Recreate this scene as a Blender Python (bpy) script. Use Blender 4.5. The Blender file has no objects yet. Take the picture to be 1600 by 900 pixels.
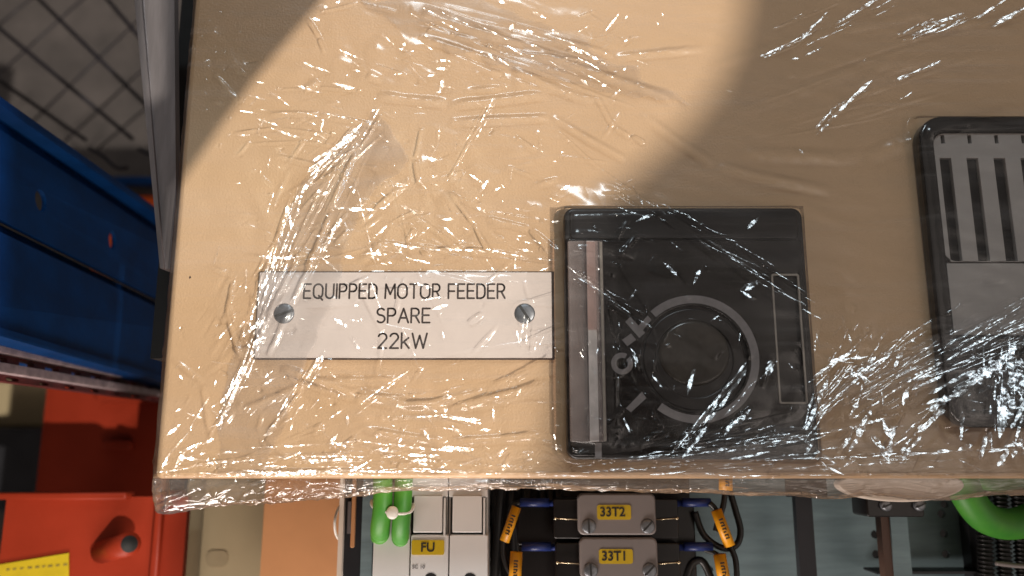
import bpy, bmesh, math, random
import numpy as np
from mathutils import Vector, Matrix
C = bpy.context.scene.collection
SC = bpy.context.scene
# ---------------------------------------------------------------- camera
F = 1271.0            # focal length in photo pixels
D = 0.28              # camera height above the drawer face (z = 0)
T = math.atan((706-450)/F)
cam = bpy.data.cameras.new('camera')
cam.sensor_width = 36; cam.lens = 36*F/1600
cam.clip_start = 0.01; cam.clip_end = 50
co = bpy.data.objects.new('camera', cam); C.objects.link(co)
co.location = (0, 0, D); co.rotation_euler = (T, 0, 0)
cam.dof.use_dof = True; cam.dof.focus_distance = 0.285; cam.dof.aperture_fstop = 7.5
SC.camera = co
MC = Matrix.Rotation(T, 3, 'X')
def P(px, py, z=0.0):
    d = MC @ Vector(((px-800)/F, -(py-450)/F, -1.0))
    k = (z-D)/d.z
    return Vector((d.x*k, d.y*k, z))
def proj(p):
    q = MC.transposed() @ (Vector(p)-Vector((0, 0, D)))
    return (800+F*q.x/-q.z, 450-F*q.y/-q.z)
# ---------------------------------------------------------------- sky, sun, lamps
SUN = Vector((0.50, -0.20, 0.80)).normalized()
w = bpy.data.worlds.new('World'); SC.world = w; w.use_nodes = True
nt = w.node_tree; bg = nt.nodes['Background']
sky = nt.nodes.new('ShaderNodeTexSky'); sky.sky_type = 'NISHITA'; sky.sun_disc = False
sky.sun_elevation = math.asin(SUN.z); sky.sun_rotation = math.atan2(SUN.x, SUN.y)
sky.dust_density = 5; sky.air_density = 1.0
hs = nt.nodes.new('ShaderNodeHueSaturation'); hs.inputs['Saturation'].default_value = 0.0
nt.links.new(sky.outputs[0], hs.inputs['Color']); 
wm = nt.nodes.new('ShaderNodeMixRGB'); wm.blend_type = 'MULTIPLY'; wm.inputs[0].default_value = 1; wm.inputs[2].default_value = (1.0, 0.86, 0.76, 1)
nt.links.new(hs.outputs[0], wm.inputs[1]); nt.links.new(wm.outputs[0], bg.inputs[0])
bg.inputs[1].default_value = 0.047
def lamp(name, kind, energy, color, **k):
    l = bpy.data.lights.new(name, kind); l.energy = energy; l.color = color
    for a, b in k.items(): setattr(l, a, b)
    o = bpy.data.objects.new(name, l); C.objects.link(o); return o
sun = lamp('sun', 'SUN', 3.2, (1, 0.93, 0.82), angle=math.radians(0.55))
sun.rotation_euler = SUN.to_track_quat('Z', 'Y').to_euler()
def area(name, direc, dist, sx, sy, energy, color):
    o = lamp(name, 'AREA', energy, color, shape='RECTANGLE', size=sx, size_y=sy)
    d = Vector(direc).normalized(); o.location = Vector((0.05, 0.05, 0)) + d*dist
    o.rotation_euler = d.to_track_quat('Z', 'Y').to_euler(); return o
area('cool_glint_lamp', (-0.06, 0.70, 0.72), 1.6, 0.32, 0.14, 6.0, (0.80, 0.93, 1.0))  # added lamp without a seen source, gives the shaded film cool glints
def near_area(name, loc, aim, sx, sy, energy, color):
    o = lamp(name, 'AREA', energy, color, shape='RECTANGLE', size=sx, size_y=sy)
    o.location = loc; o.rotation_euler = (Vector(loc)-Vector(aim)).to_track_quat('Z', 'Y').to_euler(); return o
near_area('interior_fill_lamp', (-0.09, -0.30, 0.035), (-0.05, -0.03, -0.06), 0.26, 0.06, 1.2, (1.0, 0.88, 0.80))  # added fill that brightens the cabinet interior, no seen source
sp = lamp('beam_fill_spot', 'SPOT', 2.6, (0.55, 0.80, 1.0), spot_size=math.radians(24), spot_blend=1.0, shadow_soft_size=0.03)  # added spot that lights the left end of the blue beam
sp.location = (0.12, 0.10, 0.085); sp.rotation_euler = (sp.location-P(-10, 330, -0.03)).to_track_quat('Z', 'Y').to_euler()
SC.view_settings.view_transform = 'Standard'; SC.view_settings.look = 'None'
SC.view_settings.exposure = 0.0; SC.view_settings.gamma = 1
SC.cycles.transparent_max_bounces = 24; SC.cycles.max_bounces = 8
SC.cycles.sample_clamp_indirect = 4
SC.cycles.caustics_reflective = False

# ---------------------------------------------------------------- materials
def mat(name, col, rough=0.5, metal=0.0, var=0.12, vscale=60, bump=0.0, bscale=400, col2=None, spec=0.5, stretch=(1,1,1), coat=0):
    m = bpy.data.materials.new(name); m.use_nodes = True
    n = m.node_tree.nodes; L = m.node_tree.links; b = n['Principled BSDF']
    tc = n.new('ShaderNodeTexCoord'); mp = n.new('ShaderNodeMapping'); mp.inputs['Scale'].default_value = stretch
    L.new(tc.outputs['Object'], mp.inputs[0])
    nz = n.new('ShaderNodeTexNoise'); nz.inputs['Scale'].default_value = vscale; nz.inputs['Detail'].default_value = 6
    nz.inputs['Roughness'].default_value = 0.65
    L.new(mp.outputs[0], nz.inputs['Vector'])
    cr = n.new('ShaderNodeValToRGB')
    c1 = [max(0, c*(1-var)) for c in col]; c2 = list(col2) if col2 else [min(1, c*(1+var)) for c in col]
    cr.color_ramp.elements[0].position = 0.3; cr.color_ramp.elements[1].position = 0.7
    cr.color_ramp.elements[0].color = (*c1, 1); cr.color_ramp.elements[1].color = (*c2, 1)
    L.new(nz.outputs['Fac'], cr.inputs[0]); L.new(cr.outputs[0], b.inputs['Base Color'])
    rr = n.new('ShaderNodeMapRange'); rr.inputs[3].default_value = max(0.02, rough*0.8); rr.inputs[4].default_value = min(1, rough*1.2)
    L.new(nz.outputs['Fac'], rr.inputs[0]); L.new(rr.outputs[0], b.inputs['Roughness'])
    b.inputs['Metallic'].default_value = metal; b.inputs['Specular IOR Level'].default_value = spec
    b.inputs['Coat Weight'].default_value = coat
    if bump:
        n2 = n.new('ShaderNodeTexNoise'); n2.inputs['Scale'].default_value = bscale; n2.inputs['Detail'].default_value = 3
        L.new(mp.outputs[0], n2.inputs['Vector'])
        bm_ = n.new('ShaderNodeBump'); bm_.inputs['Strength'].default_value = bump; bm_.inputs['Distance'].default_value = 0.0004
        L.new(n2.outputs['Fac'], bm_.inputs['Height']); L.new(bm_.outputs[0], b.inputs['Normal'])
    return m
M = {}
M['cream'] = mat('cream_powder_coat', (0.69, 0.455, 0.265), 0.38, var=0.03, vscale=25, bump=0.40, bscale=1300)
M['plate'] = mat('laminate_white', (0.78, 0.67, 0.61), 0.35, var=0.03, vscale=90, bump=0.06, bscale=900)
M['dkbrown'] = mat('dark_brown', (0.05, 0.025, 0.015), 0.6)
M['engrave'] = mat('engraved_core', (0.035, 0.02, 0.015), 0.6, var=0.3, vscale=900)
M['screw'] = mat('zinc_screw', (0.22, 0.23, 0.25), 0.42, 0.7, var=0.25, vscale=700)
M['groove'] = mat('slot_dark', (0.03, 0.03, 0.03), 0.6)
M['black'] = mat('black_plastic', (0.008, 0.006, 0.006), 0.32, var=0.25, vscale=80, bump=0.05, bscale=1800)
M['black2'] = mat('black_gloss', (0.007, 0.006, 0.006), 0.14, var=0.3, vscale=60)
M['mark'] = mat('grey_marking', (0.23, 0.21, 0.21), 0.5, var=0.15, vscale=500)
M['knob_brown'] = mat('brown_hub', (0.050, 0.042, 0.034), 0.22, var=0.5, vscale=70)
M['grille'] = mat('grey_grille', (0.40, 0.37, 0.35), 0.4, var=0.08, vscale=60)
M['rim'] = mat('frosted_rim', (0.33, 0.29, 0.25), 0.35, var=0.2, vscale=500)
M['blue'] = mat('blue_paint', (0.002, 0.036, 0.14), 0.45, spec=0.2, var=0.3, vscale=40, bump=0.15, bscale=300)
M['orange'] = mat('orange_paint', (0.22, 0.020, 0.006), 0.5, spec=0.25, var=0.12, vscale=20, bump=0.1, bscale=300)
M['redwhite'] = mat('scuffed_pink', (0.42, 0.33, 0.34), 0.45, var=0.35, vscale=60, stretch=(1,3,3))
M['darkred'] = mat('dark_red_paint', (0.10, 0.015, 0.015), 0.5, var=0.6, vscale=90)
M['yellow'] = mat('yellow_label', (0.62, 0.42, 0.01), 0.45, var=0.06, vscale=80)
M['ylabel'] = mat('orange_sleeve', (0.85, 0.36, 0.01), 0.4, var=0.08, vscale=200)
M['ink'] = mat('black_ink', (0.02, 0.018, 0.015), 0.6)
M['floor'] = mat('stone_paving', (0.052, 0.043, 0.040), 0.8, var=0.40, vscale=14, bump=0.6, bscale=60)
M['joint'] = mat('paving_joint', (0.05, 0.04, 0.035), 0.9)
M['wire'] = mat('dark_wire', (0.012, 0.010, 0.016), 0.5, 0.3)
M['steel'] = mat('brushed_steel', (0.30, 0.27, 0.275), 0.40, 0.6, var=0.12, vscale=90, stretch=(6,0.6,1))
M['darksteel'] = mat('dark_steel', (0.03, 0.03, 0.035), 0.45, 0.4)
M['olive'] = mat('olive_beige_paint', (0.34, 0.27, 0.16), 0.5, var=0.06, vscale=20)
M['tan'] = mat('tan_board', (0.55, 0.26, 0.11), 0.55, var=0.08, vscale=25)
M['galv'] = mat('galvanised_steel', (0.19, 0.265, 0.29), 0.45, 0.1, var=0.22, vscale=70, stretch=(0.35,2.6,1))
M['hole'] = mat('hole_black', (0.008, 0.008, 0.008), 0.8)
M['white'] = mat('pale_grey_plastic', (0.76, 0.735, 0.72), 0.42, var=0.03, vscale=50)
M['green'] = mat('green_insulation', (0.035, 0.27, 0.03), 0.5, var=0.15, vscale=50, col2=(0.09, 0.32, 0.03))
M['nylon'] = mat('white_nylon', (0.75, 0.72, 0.66), 0.4)
M['capgrey'] = mat('grey_cover', (0.235, 0.205, 0.20), 0.45, var=0.05, vscale=60, bump=0.05)
M['navy'] = mat('navy_ferrule', (0.015, 0.03, 0.15), 0.4, var=0.2, vscale=100)
M['brass'] = mat('tinned_copper', (0.8, 0.66, 0.45), 0.25, 0.9)
M['cable'] = mat('black_cable', (0.014, 0.013, 0.013), 0.4, var=0.2, vscale=100)
M['insul'] = mat('cream_insulator', (0.74, 0.64, 0.55), 0.4, var=0.05, vscale=60)
M['boards'] = mat('blocker_brown', (0.20, 0.16, 0.12), 0.9, var=0.3, vscale=10)  # even brown for the added light blockers
M['brownred'] = mat('brown_strip', (0.09, 0.045, 0.03), 0.5)
def acrylic():
    m = bpy.data.materials.new('clear_acrylic'); m.use_nodes = True
    n = m.node_tree.nodes; L = m.node_tree.links; b = n['Principled BSDF']
    b.inputs['Base Color'].default_value = (0.80, 0.72, 0.70, 1); b.inputs['Roughness'].default_value = 0.12
    tr = n.new('ShaderNodeBsdfTransparent'); tr.inputs[0].default_value = (0.9, 0.8, 0.77, 1)
    mx = n.new('ShaderNodeMixShader'); mx.inputs[0].default_value = 0.30
    nz = n.new('ShaderNodeTexNoise'); nz.inputs['Scale'].default_value = 160; tc = n.new('ShaderNodeTexCoord')
    L.new(tc.outputs['Object'], nz.inputs[0])
    mr = n.new('ShaderNodeMapRange'); mr.inputs[3].default_value = 0.08; mr.inputs[4].default_value = 0.24
    L.new(nz.outputs['Fac'], mr.inputs[0]); L.new(mr.outputs[0], mx.inputs[0])
    L.new(tr.outputs[0], mx.inputs[1]); L.new(b.outputs[0], mx.inputs[2])
    L.new(mx.outputs[0], n['Material Output'].inputs[0]); return m
M['acrylic'] = acrylic()
M['frost'] = mat('frosted_acrylic', (0.50, 0.46, 0.45), 0.2, var=0.2, vscale=120)

def film_mat(name, gloss=0.062, rough=0.16, haze=(0.002, 0.055), hz=1.0, ang=0.0):
    m = bpy.data.materials.new(name); m.use_nodes = True
    n = m.node_tree.nodes; L = m.node_tree.links
    for x in list(n):
        if x.type == 'BSDF_PRINCIPLED': n.remove(x)
    out = n['Material Output']
    tc = n.new('ShaderNodeTexCoord')
    def noise(sc, st, det=4, rot=0.0, dist=0.0):
        mp = n.new('ShaderNodeMapping'); mp.inputs['Scale'].default_value = st; mp.inputs['Rotation'].default_value = (0, 0, rot)
        nz = n.new('ShaderNodeTexNoise'); nz.inputs['Scale'].default_value = sc; nz.inputs['Detail'].default_value = det
        nz.inputs['Distortion'].default_value = dist
        L.new(tc.outputs['Object'], mp.inputs[0]); L.new(mp.outputs[0], nz.inputs['Vector']); return nz.outputs['Fac']
    # fine crinkle
    bmp = n.new('ShaderNodeBump'); bmp.inputs['Distance'].default_value = 0.00035; bmp.inputs['Strength'].default_value = 0.04
    L.new(noise(420, (1, 1, 1), 2, 0.3, 0.6), bmp.inputs['Height'])
    gl = n.new('ShaderNodeBsdfGlossy'); gl.inputs['Roughness'].default_value = rough
    gl.inputs['Color'].default_value = (1, 1, 1, 1)
    L.new(bmp.outputs[0], gl.inputs['Normal'])
    tr = n.new('ShaderNodeBsdfTransparent'); tr.inputs[0].default_value = (0.975, 0.972, 0.97, 1)
    fc = n.new('ShaderNodeLayerWeight'); fc.inputs['Blend'].default_value = 0.5
    fr = n.new('ShaderNodeValToRGB'); fr.color_ramp.elements[0].position = 0.05; fr.color_ramp.elements[0].color = (.98, .977, .975, 1)
    fr.color_ramp.elements[1].position = 0.75; fr.color_ramp.elements[1].color = (.68, .66, .65, 1)
    L.new(fc.outputs['Facing'], fr.inputs[0]); L.new(fr.outputs[0], tr.inputs[0])  # transmitted colour darkened with tilt to deepen the fold shading
    lw = n.new('ShaderNodeLayerWeight'); lw.inputs['Blend'].default_value = 0.12; 
    f = n.new('ShaderNodeMath'); f.operation = 'MULTIPLY_ADD'; f.inputs[1].default_value = 0.5; f.inputs[2].default_value = gloss-0.03
    L.new(lw.outputs['Fresnel'], f.inputs[0])
    mx = n.new('ShaderNodeMixShader'); L.new(f.outputs[0], mx.inputs[0]); L.new(tr.outputs[0], mx.inputs[1]); L.new(gl.outputs[0], mx.inputs[2])
    # milky stretch haze
    df = n.new('ShaderNodeBsdfDiffuse'); df.inputs[0].default_value = (0.82, 0.80, 0.80, 1)
    tl = n.new('ShaderNodeBsdfTranslucent'); tl.inputs[0].default_value = (0.82, 0.80, 0.80, 1)
    ad = n.new('ShaderNodeMixShader'); ad.inputs[0].default_value = 0.3; L.new(df.outputs[0], ad.inputs[1]); L.new(tl.outputs[0], ad.inputs[2])
    s1 = noise(38, (0.35, 2.6, 1), 5, math.radians(12)+ang, 0.8); s2 = noise(22, (1, 1, 1), 3)
    mu = n.new('ShaderNodeMath'); mu.operation = 'MULTIPLY'; L.new(s1, mu.inputs[0]); L.new(s2, mu.inputs[1])
    mr = n.new('ShaderNodeMapRange'); mr.inputs[1].default_value = 0.16; mr.inputs[2].default_value = 0.42
    mr.inputs[3].default_value = haze[0]; mr.inputs[4].default_value = haze[1]; L.new(mu.outputs[0], mr.inputs[0])
    tot = mr.outputs[0]
    for rot, wsc, seedv, amt in ((-14, 14, 1, .10), (27, 11, 2, .13), (58, 16, 3, .10), (2, 12, 4, .09)):
        ln = noise(34+seedv, (0.35, 9.0, 1), 4, math.radians(-rot), 0.35)
        rm = n.new('ShaderNodeMapRange'); rm.inputs[1].default_value = .54; rm.inputs[2].default_value = .72; L.new(ln, rm.inputs[0])
        mk_ = noise(wsc, (1, 1, 1+seedv*.1), 1, seedv*1.3)
        rk = n.new('ShaderNodeMapRange'); rk.inputs[1].default_value = .48; rk.inputs[2].default_value = .62; rk.inputs[4].default_value = amt*0.6; L.new(mk_, rk.inputs[0])
        m_ = n.new('ShaderNodeMath'); m_.operation = 'MULTIPLY_ADD'; L.new(rm.outputs[0], m_.inputs[0]); L.new(rk.outputs[0], m_.inputs[1]); L.new(tot, m_.inputs[2]); tot = m_.outputs[0]
    m2 = n.new('ShaderNodeMixShader'); L.new(tot, m2.inputs[0]); L.new(mx.outputs[0], m2.inputs[1]); L.new(ad.outputs[0], m2.inputs[2])
    L.new(m2.outputs[0], out.inputs[0])
    return m
M['film'] = film_mat('stretch_film')
M['film2'] = film_mat('stretch_film_gathered', gloss=0.13, rough=0.17, haze=(0.005, 0.06))

# ---------------------------------------------------------------- mesh helpers
def link(name, me, m, parent=None, smooth=False):
    if m is not None:
        me.materials.clear(); me.materials.append(m)
    if smooth: me.polygons.foreach_set('use_smooth', [True]*len(me.polygons))
    o = bpy.data.objects.new(name, me); C.objects.link(o)
    if parent is not None: o.parent = parent
    return o
def thing(name, label, cat, group=None, loc=(0, 0, 0)):
    o = bpy.data.objects.new(name, None); o.empty_display_size = 0.01; C.objects.link(o)
    return tag(o, label, cat, group)
def tag(o, label, cat, group=None):
    o['label'] = label; o['category'] = cat
    if group: o['group'] = group
    return o
def from_bm(bm):
    me = bpy.data.meshes.new('m'); bm.normal_update(); bm.to_mesh(me); bm.free(); return me
def shape2d(outlines, z0, z1, bevel=0.0, warp=None):
    """flat outlines (first one outer, others holes), extruded between z0 and z1"""
    cu = bpy.data.curves.new('c', 'CURVE'); cu.dimensions = '2D'; cu.fill_mode = 'BOTH'
    for pts in outlines:
        s = cu.splines.new('POLY'); s.points.add(len(pts)-1)
        for i, p in enumerate(pts): s.points[i].co = (p[0], p[1], 0, 1)
        s.use_cyclic_u = True
    cu.extrude = max(0, abs(z1-z0)/2-bevel); cu.bevel_depth = bevel; cu.bevel_resolution = 3
    cu.offset = -bevel
    o = bpy.data.objects.new('c', cu); C.objects.link(o)
    dg = bpy.context.evaluated_depsgraph_get(); me = bpy.data.meshes.new_from_object(o.evaluated_get(dg))
    bpy.data.objects.remove(o); bpy.data.curves.remove(cu)
    for v in me.vertices: v.co.z += (z0+z1)/2
    if warp:
        for v in me.vertices: v.co = warp(v.co)
    return me
def rrect(x0, y0, x1, y1, r=0.0, n=6):
    if x0 > x1: x0, x1 = x1, x0
    if y0 > y1: y0, y1 = y1, y0
    r = min(r, (x1-x0)/2.01, (y1-y0)/2.01)
    if r <= 0: return [(x0, y0), (x1, y0), (x1, y1), (x0, y1)]
    out = []
    for cx, cy, a in ((x1-r, y0+r, -90), (x1-r, y1-r, 0), (x0+r, y1-r, 90), (x0+r, y0+r, 180)):
        for i in range(n+1):
            t = math.radians(a+90*i/n); out.append((cx+r*math.cos(t), cy+r*math.sin(t)))
    return out
def circ(cx, cy, rx, ry=None, n=32):
    ry = ry or rx
    return [(cx+rx*math.cos(2*math.pi*i/n), cy+ry*math.sin(2*math.pi*i/n)) for i in range(n)]
def pr(px0, py0, px1, py1, z=0.0):
    """pixel rectangle -> world rectangle at depth z"""
    a = P((px0+px1)/2, py0, z); b = P((px0+px1)/2, py1, z); m = (py0+py1)/2
    return P(px0, m, z).x, b.y, P(px1, m, z).x, a.y
def pbox(name, r, zt, zb, m, parent, rad=0.0, bev=0.0, holes=(), smooth=False):
    x0, y0, x1, y1 = pr(*r, zt)
    return link(name, shape2d([rrect(x0, y0, x1, y1, rad)]+list(holes), zt, zb, bev), m, parent, smooth)
PX = D*math.cos(T)/F
def pxs(z): return PX*(D-z)/D
def tube_me(pts, rad, seg=12, close=True):
    pts = [Vector(p) for p in pts]
    # catmull-rom resample
    q = []
    for i in range(len(pts)-1):
        p0 = pts[max(0, i-1)]; p1 = pts[i]; p2 = pts[i+1]; p3 = pts[min(len(pts)-1, i+2)]
        for k in range(8):
            t = k/8; q.append(0.5*((2*p1)+(p2-p0)*t+(2*p0-5*p1+4*p2-p3)*t*t+(3*p1-p0-3*p2+p3)*t**3))
    q.append(pts[-1])
    if len(pts) == 2: q = pts
    bm = bmesh.new(); rings = []
    up = Vector((0.13, 0.29, 0.95)); 
    for i, p in enumerate(q):
        t = (q[min(i+1, len(q)-1)]-q[max(i-1, 0)]).normalized()
        a = t.cross(up)
        if a.length < 0.1: a = t.cross(Vector((1, 0, 0)))
        a.normalize(); b = t.cross(a).normalized()
        r = rad(i/(len(q)-1)) if callable(rad) else rad
        rings.append([bm.verts.new(p+(a*math.cos(2*math.pi*k/seg)+b*math.sin(2*math.pi*k/seg))*r) for k in range(seg)])
    for i in range(len(rings)-1):
        for k in range(seg): bm.faces.new((rings[i][k], rings[i][(k+1) % seg], rings[i+1][(k+1) % seg], rings[i+1][k]))
    if close: bm.faces.new(rings[0]); bm.faces.new(rings[-1][::-1])
    bmesh.ops.recalc_face_normals(bm, faces=bm.faces)
    return from_bm(bm)
def tube(name, pts, rad, m, parent=None, seg=12): return link(name, tube_me(pts, rad, seg), m, parent, True)
def merge(mes):
    bm = bmesh.new()
    for me in mes: bm.from_mesh(me); bpy.data.meshes.remove(me)
    return from_bm(bm)
def text_me(s, size, x, y, z, align='CENTER', bold=0.0, rot=0.0, xs=1.0, ext=0.00003):
    cu = bpy.data.curves.new('t', 'FONT'); cu.body = s; cu.size = size; cu.align_x = align; cu.align_y = 'CENTER'
    cu.offset = bold; cu.extrude = ext
    o = bpy.data.objects.new('t', cu); C.objects.link(o)
    dg = bpy.context.evaluated_depsgraph_get(); me = bpy.data.meshes.new_from_object(o.evaluated_get(dg))
    bpy.data.objects.remove(o); bpy.data.curves.remove(cu)
    me.transform(Matrix.Translation((x, y, z)) @ Matrix.Rotation(rot, 4, 'Z') @ Matrix.Scale(xs, 4, (1, 0, 0)))
    return me
# single stroke engraved letters, unit height
def arc(cx, cy, rx, ry, a0, a1, n=12): return [(cx+rx*math.cos(math.radians(a0+(a1-a0)*i/n)), cy+ry*math.sin(math.radians(a0+(a1-a0)*i/n))) for i in range(n+1)]
GL = {
 'E': (0.52, [[(0.5, 1), (0, 1), (0, 0), (0.5, 0)], [(0, 0.52), (0.44, 0.52)]]),
 'F': (0.50, [[(0.5, 1), (0, 1), (0, 0)], [(0, 0.50), (0.44, 0.50)]]),
 'Q': (0.72, [arc(0.34, 0.66, 0.34, 0.34, 0, 180)+[(0, 0.34)]+arc(0.34, 0.34, 0.34, 0.34, 180, 360)+[(0.68, 0.66)], [(0.40, 0.18), (0.68, -0.12)]]),
 'O': (0.70, [arc(0.34, 0.66, 0.34, 0.34, 0, 180)+[(0, 0.34)]+arc(0.34, 0.34, 0.34, 0.34, 180, 360)+[(0.68, 0.66)]]),
 'U': (0.60, [[(0, 1)]+arc(0.29, 0.28, 0.29, 0.28, 180, 360)+[(0.58, 1)]]),
 'I': (0.02, [[(0.01, 0), (0.01, 1)]]),
 'P': (0.54, [[(0, 0), (0, 1), (0.28, 1)]+arc(0.28, 0.74, 0.24, 0.26, 90, -90)+[(0, 0.48)]]),
 'R': (0.56, [[(0, 0), (0, 1), (0.28, 1)]+arc(0.28, 0.74, 0.24, 0.26, 90, -90)+[(0, 0.48)], [(0.28, 0.48), (0.55, 0)]]),
 'D': (0.60, [[(0, 0), (0, 1), (0.24, 1)]+arc(0.24, 0.66, 0.34, 0.34, 90, 0)+arc(0.24, 0.34, 0.34, 0.34, 0, -90)+[(0, 0)]]),
 'M': (0.74, [[(0, 0), (0.04, 1), (0.37, 0.28), (0.70, 1), (0.74, 0)]]),
 'T': (0.60, [[(0, 1), (0.6, 1)], [(0.3, 1), (0.3, 0)]]),
 'S': (0.54, [arc(0.27, 0.76, 0.25, 0.24, 35, 270)+arc(0.27, 0.26, 0.27, 0.26, 90, -145)]),
 'A': (0.66, [[(0, 0), (0.33, 1), (0.66, 0)], [(0.11, 0.33), (0.55, 0.33)]]),
 '2': (0.52, [arc(0.26, 0.74, 0.25, 0.26, 165, -25)+[(0, 0), (0.52, 0)]]),
 'k': (0.46, [[(0, 0), (0, 1.02)], [(0.42, 0.70), (0.02, 0.32)], [(0.14, 0.44), (0.46, 0)]]),
 'W': (0.90, [[(0, 1), (0.22, 0), (0.45, 0.86), (0.68, 0), (0.90, 1)]]),
}
def strokes(s, x0, x1, ybase, h, z, wd):
    adv = []; t = 0
    for ch in s:
        if ch == ' ': t += 0.42; continue
        adv.append((ch, t)); t += GL[ch][0]+0.20
    t -= 0.20; k = (x1-x0)/t
    bm = bmesh.new()
    def seg(a, b):
        a = Vector(a); b = Vector(b); d = (b-a)
        if d.length < 1e-9: return
        n = Vector((-d.y, d.x)).normalized()*wd/2
        vs = [bm.verts.new((*(p), z)) for p in (a-n, b-n, b+n, a+n)]; bm.faces.new(vs)
    zz = [0]
    def dot(a):
        zz[0] += 1
        vs = [bm.verts.new((a[0]+wd/2*math.cos(i*math.pi/4), a[1]+wd/2*math.sin(i*math.pi/4), z+0.000006)) for i in range(8)]; bm.faces.new(vs)
    for ch, tx in adv:
        for line in GL[ch][1]:
            pts = [(x0+(tx+px)*k, ybase+py*h) for px, py in line]
            for a, b in zip(pts, pts[1:]): seg(a, b)
            for a in pts: dot(a)
    return from_bm(bm)

random.seed(4); rng = np.random.default_rng(11)
# ================================================================ SETTING
fz = -0.95
me = shape2d([rrect(-4, -4, 4, 4)], fz, fz-0.05)
g = link('ground', me, M['floor']); g['kind'] = 'structure'
# paving setts on the ground (the part the wire mesh shows)
# ================================================================ SWITCHGEAR DRAWER
XL = P(240, 745).x; YB = P(800, 748).y
drawer = thing('switchgear_unit', 'cream painted switchgear drawer front with engraved nameplate, black switch and grey grille', 'drawer')
XR, YT = 0.30, 0.24
# front sheet: rounded edges and returned sides
link('front_sheet', shape2d([rrect(XL, YB, XR, YT, 0.002)], 0, -0.020, 0.0022), M['cream'], drawer, True)
# small paint chip
cx, cy = P(297, 434)[:2]
link('paint_chip', shape2d([[(cx+0.0006*math.cos(a)*random.uniform(.4, 1), cy+0.0009*math.sin(a)*random.uniform(.4, 1)) for a in [i*math.pi/6 for i in range(8)]]], 0.00002, -0.0001), M['dkbrown'], drawer)
# nameplate
np_r = pr(404, 427, 862, 560)
plate = link('nameplate', shape2d([rrect(*np_r, 0.0003)], 0.0016, 0.0011, 0.00008), M['plate'], drawer)
plate['label'] = 'white engraved plate reading EQUIPPED MOTOR FEEDER SPARE 22kW'
e = 0.0009
link('plate_border', shape2d([rrect(np_r[0]-e*.2, np_r[1]-e*0.6, np_r[2]+e, np_r[3]+e*0.5, 0.0004)], 0.00108, 0.0), M['dkbrown'], plate)  # dark border around the plate, widest at the right
ltr = []
for s, x0, x1, yt, yb in (('EQUIPPED MOTOR FEEDER', 475, 789, 444, 466), ('SPARE', 589, 672, 482, 504), ('22kW', 591, 667, 521, 544)):
    a = P(x0, (yt+yb)/2, 0.0016); b = P(x1, (yt+yb)/2, 0.0016); y0 = P(800, yb, 0.0016).y; y1 = P(800, yt, 0.0016).y
    ltr.append(strokes(s, a.x, b.x, y0, y1-y0, 0.00162, 0.00068))
link('engraved_lettering', merge(ltr), M['engrave'], plate)
def screw(name, x, y, z, r, ang, parent, m=None, h=0.0012, cross=False):
    prof = [(0, h), (0.5, h*0.97), (0.85, h*0.75), (1, h*0.35), (1, -0.2*h)]
    bm = bmesh.new(); seg = 28; rings = []
    for f, zz in prof:
        if f == 0: rings.append([bm.verts.new((0, 0, zz))]); continue
        rings.append([bm.verts.new((f*r*math.cos(2*math.pi*k/seg), f*r*math.sin(2*math.pi*k/seg), zz)) for k in range(seg)])
    for k in range(seg): bm.faces.new((rings[0][0], rings[1][k], rings[1][(k+1) % seg]))
    for i in range(1, len(rings)-1):
        for k in range(seg): bm.faces.new((rings[i][k], rings[i+1][k], rings[i+1][(k+1) % seg], rings[i][(k+1) % seg]))
    me = from_bm(bm); me.transform(Matrix.Translation((x, y, z)))
    s = link(name, me, m or M['screw'], parent, True)
    ms = []
    for a in ([ang, ang+math.pi/2] if cross else [ang]):
        q = shape2d([rrect(-r*0.93, -r*0.13, r*0.93, r*0.13)], h*1.04, h*0.2)
        q.transform(Matrix.Translation((x, y, z)) @ Matrix.Rotation(a, 4, 'Z')); ms.append(q)
    return s, ms
for sx, a in ((444, 0.35), (820, -1.0)):
    x, y = P(sx, 490, 0.0016)[:2]
    s, ms = screw('screw', x, y, 0.0016, 16.5*PX, a, plate, h=0.0006)
    link('screw_slot', merge(ms), M['groove'], plate)
# ---- rotary switch module
HB = 0.0075
mod_r = pr(884, 322, 1270, 718, HB)
mod = link('switch_module', shape2d([rrect(*mod_r, 0.0035)], HB*0.80, 0.0, 0.0012), M['black'], drawer, True)
mod['label'] = 'black plastic rotary switch module with ring marking and clear strip'
x0, y0, x1, y1 = mod_r
yl = P(1000, 375, HB).y
def sub(name, r, z0, z1, m, rad=0.0, bev=0.0, holes=(), smooth=False, par=None):
    X0, Y0, X1, Y1 = pr(*r, z0)
    return link(name, shape2d([rrect(X0, Y0, X1, Y1, rad)]+list(holes), z0, z1, bev), m, par or mod, smooth)
# raised cover with recess for the knob and right-hand slot
kc = P(1086, 560, HB)[:2]
slot = rrect(*pr(1214, 431, 1252, 628, HB), 0.0006)
cover = shape2d([rrect(x0+0.0015, y0+0.0012, x1-0.0015, yl, 0.0012), circ(kc[0], kc[1], 86*PX*0.97, n=64), slot], HB, HB*0.75, 0.0004)
link('module_cover', cover, M['black2'], mod, True)
link('top_band', shape2d([rrect(x0+0.0020, yl+0.0006, x1-0.0022, y1-0.0012, 0.0015)], HB*0.93, HB*0.70, 0.0004), M['black'], mod, True)
sl = pr(1211, 428, 1255, 631, HB)
link('slot_rim', shape2d([rrect(*sl, 0.0008), rrect(sl[0]+0.0006, sl[1]+0.0006, sl[2]-0.0006, sl[3]-0.0006, 0.0005)], HB+0.0003, HB-0.001), M['rim'], mod)
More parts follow.
